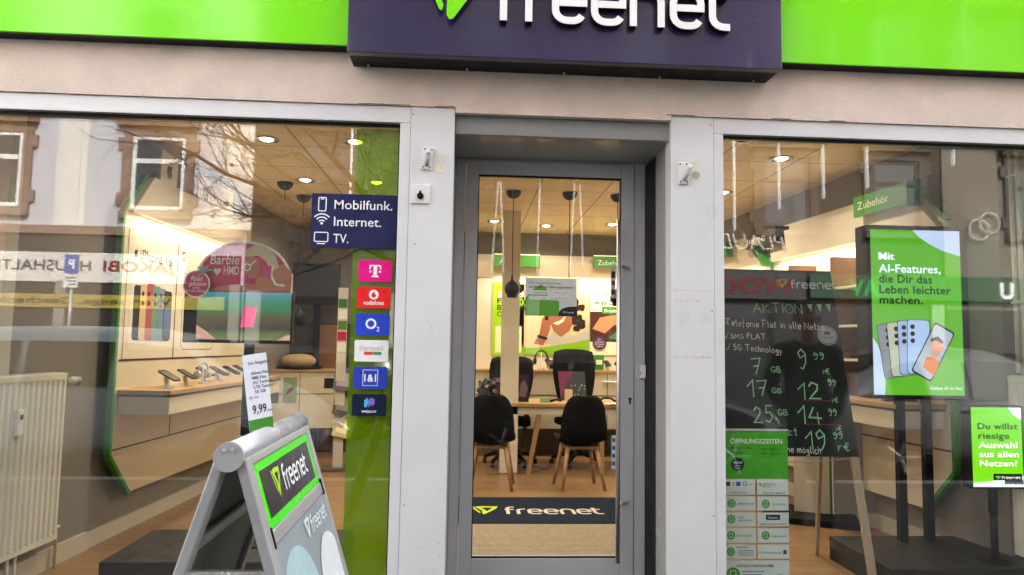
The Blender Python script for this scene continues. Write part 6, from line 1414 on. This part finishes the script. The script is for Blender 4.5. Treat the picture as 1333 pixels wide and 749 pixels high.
b = MB(); b.text('ONLINE', *Q(961, 601), 3.2*K, -.0020, 'C', .02); b.text('rund um', *Q(961, 604.5), 2.4*K, -.0020, 'C'); b.text('die Uhr', *Q(961, 607.6), 2.4*K, -.0020, 'C'); b.build('disc_lettering', flat('#e9edf0'), t)
b = MB()
for q in ((953, 649.5), (996, 650), (952.5, 668.5), (995.5, 688), (952, 688), (951.5, 707.5)): b.poly(circ(*Q(*q), 5.2*K, 22), -.0012)
b.poly(circ(*Q(954, 735), 9*K, 26), -.0012); b.build('green_disc', flat('#4d9a35'), t)
b = MB()
for q in ((953, 649.5), (996, 650), (952.5, 668.5), (995.5, 688), (952, 688), (951.5, 707.5)): b.ribbon(rrect(Q(*q)[0]-2.0*K, Q(*q)[0]+2.0*K, Q(*q)[1]-2.6*K, Q(*q)[1]+2.6*K, .8*K), .6*K, -.0018, closed=True)
b.ribbon(rrect(Q(954, 735)[0]-3.5*K, Q(954, 735)[0]+3.5*K, Q(954, 735)[1]-5*K, Q(954, 735)[1]+5*K, 1*K), .9*K, -.0018, closed=True); b.build('disc_icon', flat('#cfe3c4'), t)
b = MB()
for s_, px, py, w__ in (('SMARTPHONES', 961, 651, 20), ('TELEFONIE', 1003.5, 651.5, 17), ('HANDY', 961, 667.5, 9), ('VERSICHERUNG', 961, 671, 18), ('HANDYZUBEHÖR', 960, 689.5, 19), ('HANDY-HILFE', 1003, 690, 18), ('STROM- UND GASVERGLEICH', 988, 675.5, 34), ('Weitere Anbieter', 953, 637, 20), ('REPARATURANNAHME', 959, 726, 46), ('Datentransfer', 959, 703, 14), ('VOR-ORT-SERVICE', 992, 638, 29), ('Sprechen Sie uns', 993, 626.5, 15), ('gerne an!', 993, 629.5, 9)): b.text(s_, *Q(px, py), (4.6 if 'REPAR' in s_ else 2.9)*K, -.0012, bold=.015, width=w__*K)
for k in range(5): R4(965, 993-3*(k % 2), 731+4*k-.4, 731+4*k+.5, -.0012, b)
for k in range(3): R4(961, 980, 706+2.6*k, 706.8+2.6*k, -.0012, b)
b.build('card_lettering', flat('#33413a'), t)
b = MB(); R4(996, 1014, 663, 669.5, -.0012, b); R4(946, 951.5, 623, 628.5, -.0012, b); R4(1017.5, 1021.5, 705.5, 710.5, -.0013, b); b.build('dark_box', flat('#16211f'), t)
MB().text('freenet', *Q(999, 667.8), 4*K, -.0017, width=12*K).build('box_lettering', flat('#dfe8df'), t); b = MB(); R4(959, 964.5, 623, 628.5, -.0012, b); b.build('blue_box', flat('#2b4fb5'), t)
b = MB(); b.text('T', *Q(954, 628.3), 6*K, -.0012, bold=.02); b.ribbon(circ(*Q(970, 625.5), 2.4*K, 16), .9*K, -.0012, closed=True); b.text('klar', *Q(975, 627), 3*K, -.0012); b.build('brand_mark', flat('#4a5a66'), t)
b = MB(); b.text('Du findest uns auf', *Q(987.5, 709.5), 3.4*K, -.0012, width=28*K); b.text('f', *Q(1018.8, 710), 4.2*K, -.0018, bold=.03); b.build('teal_lettering', flat('#5f7f87'), t)
b = MB(); b.text('PR', *Q(1000, 741), 6.5*K, -.0012, bold=.01); b.text('PRO', *Q(1010, 737), 4*K, -.0012, bold=.02); b.text('REPAIR', *Q(1010, 741), 2.4*K, -.0012); b.build('olive_lettering', flat('#7a7f45'), t)
b = MB(); R4(988, 991, 625, 628, -.0012, b); b.build('green_mark', flat('#6aa45a'), t)
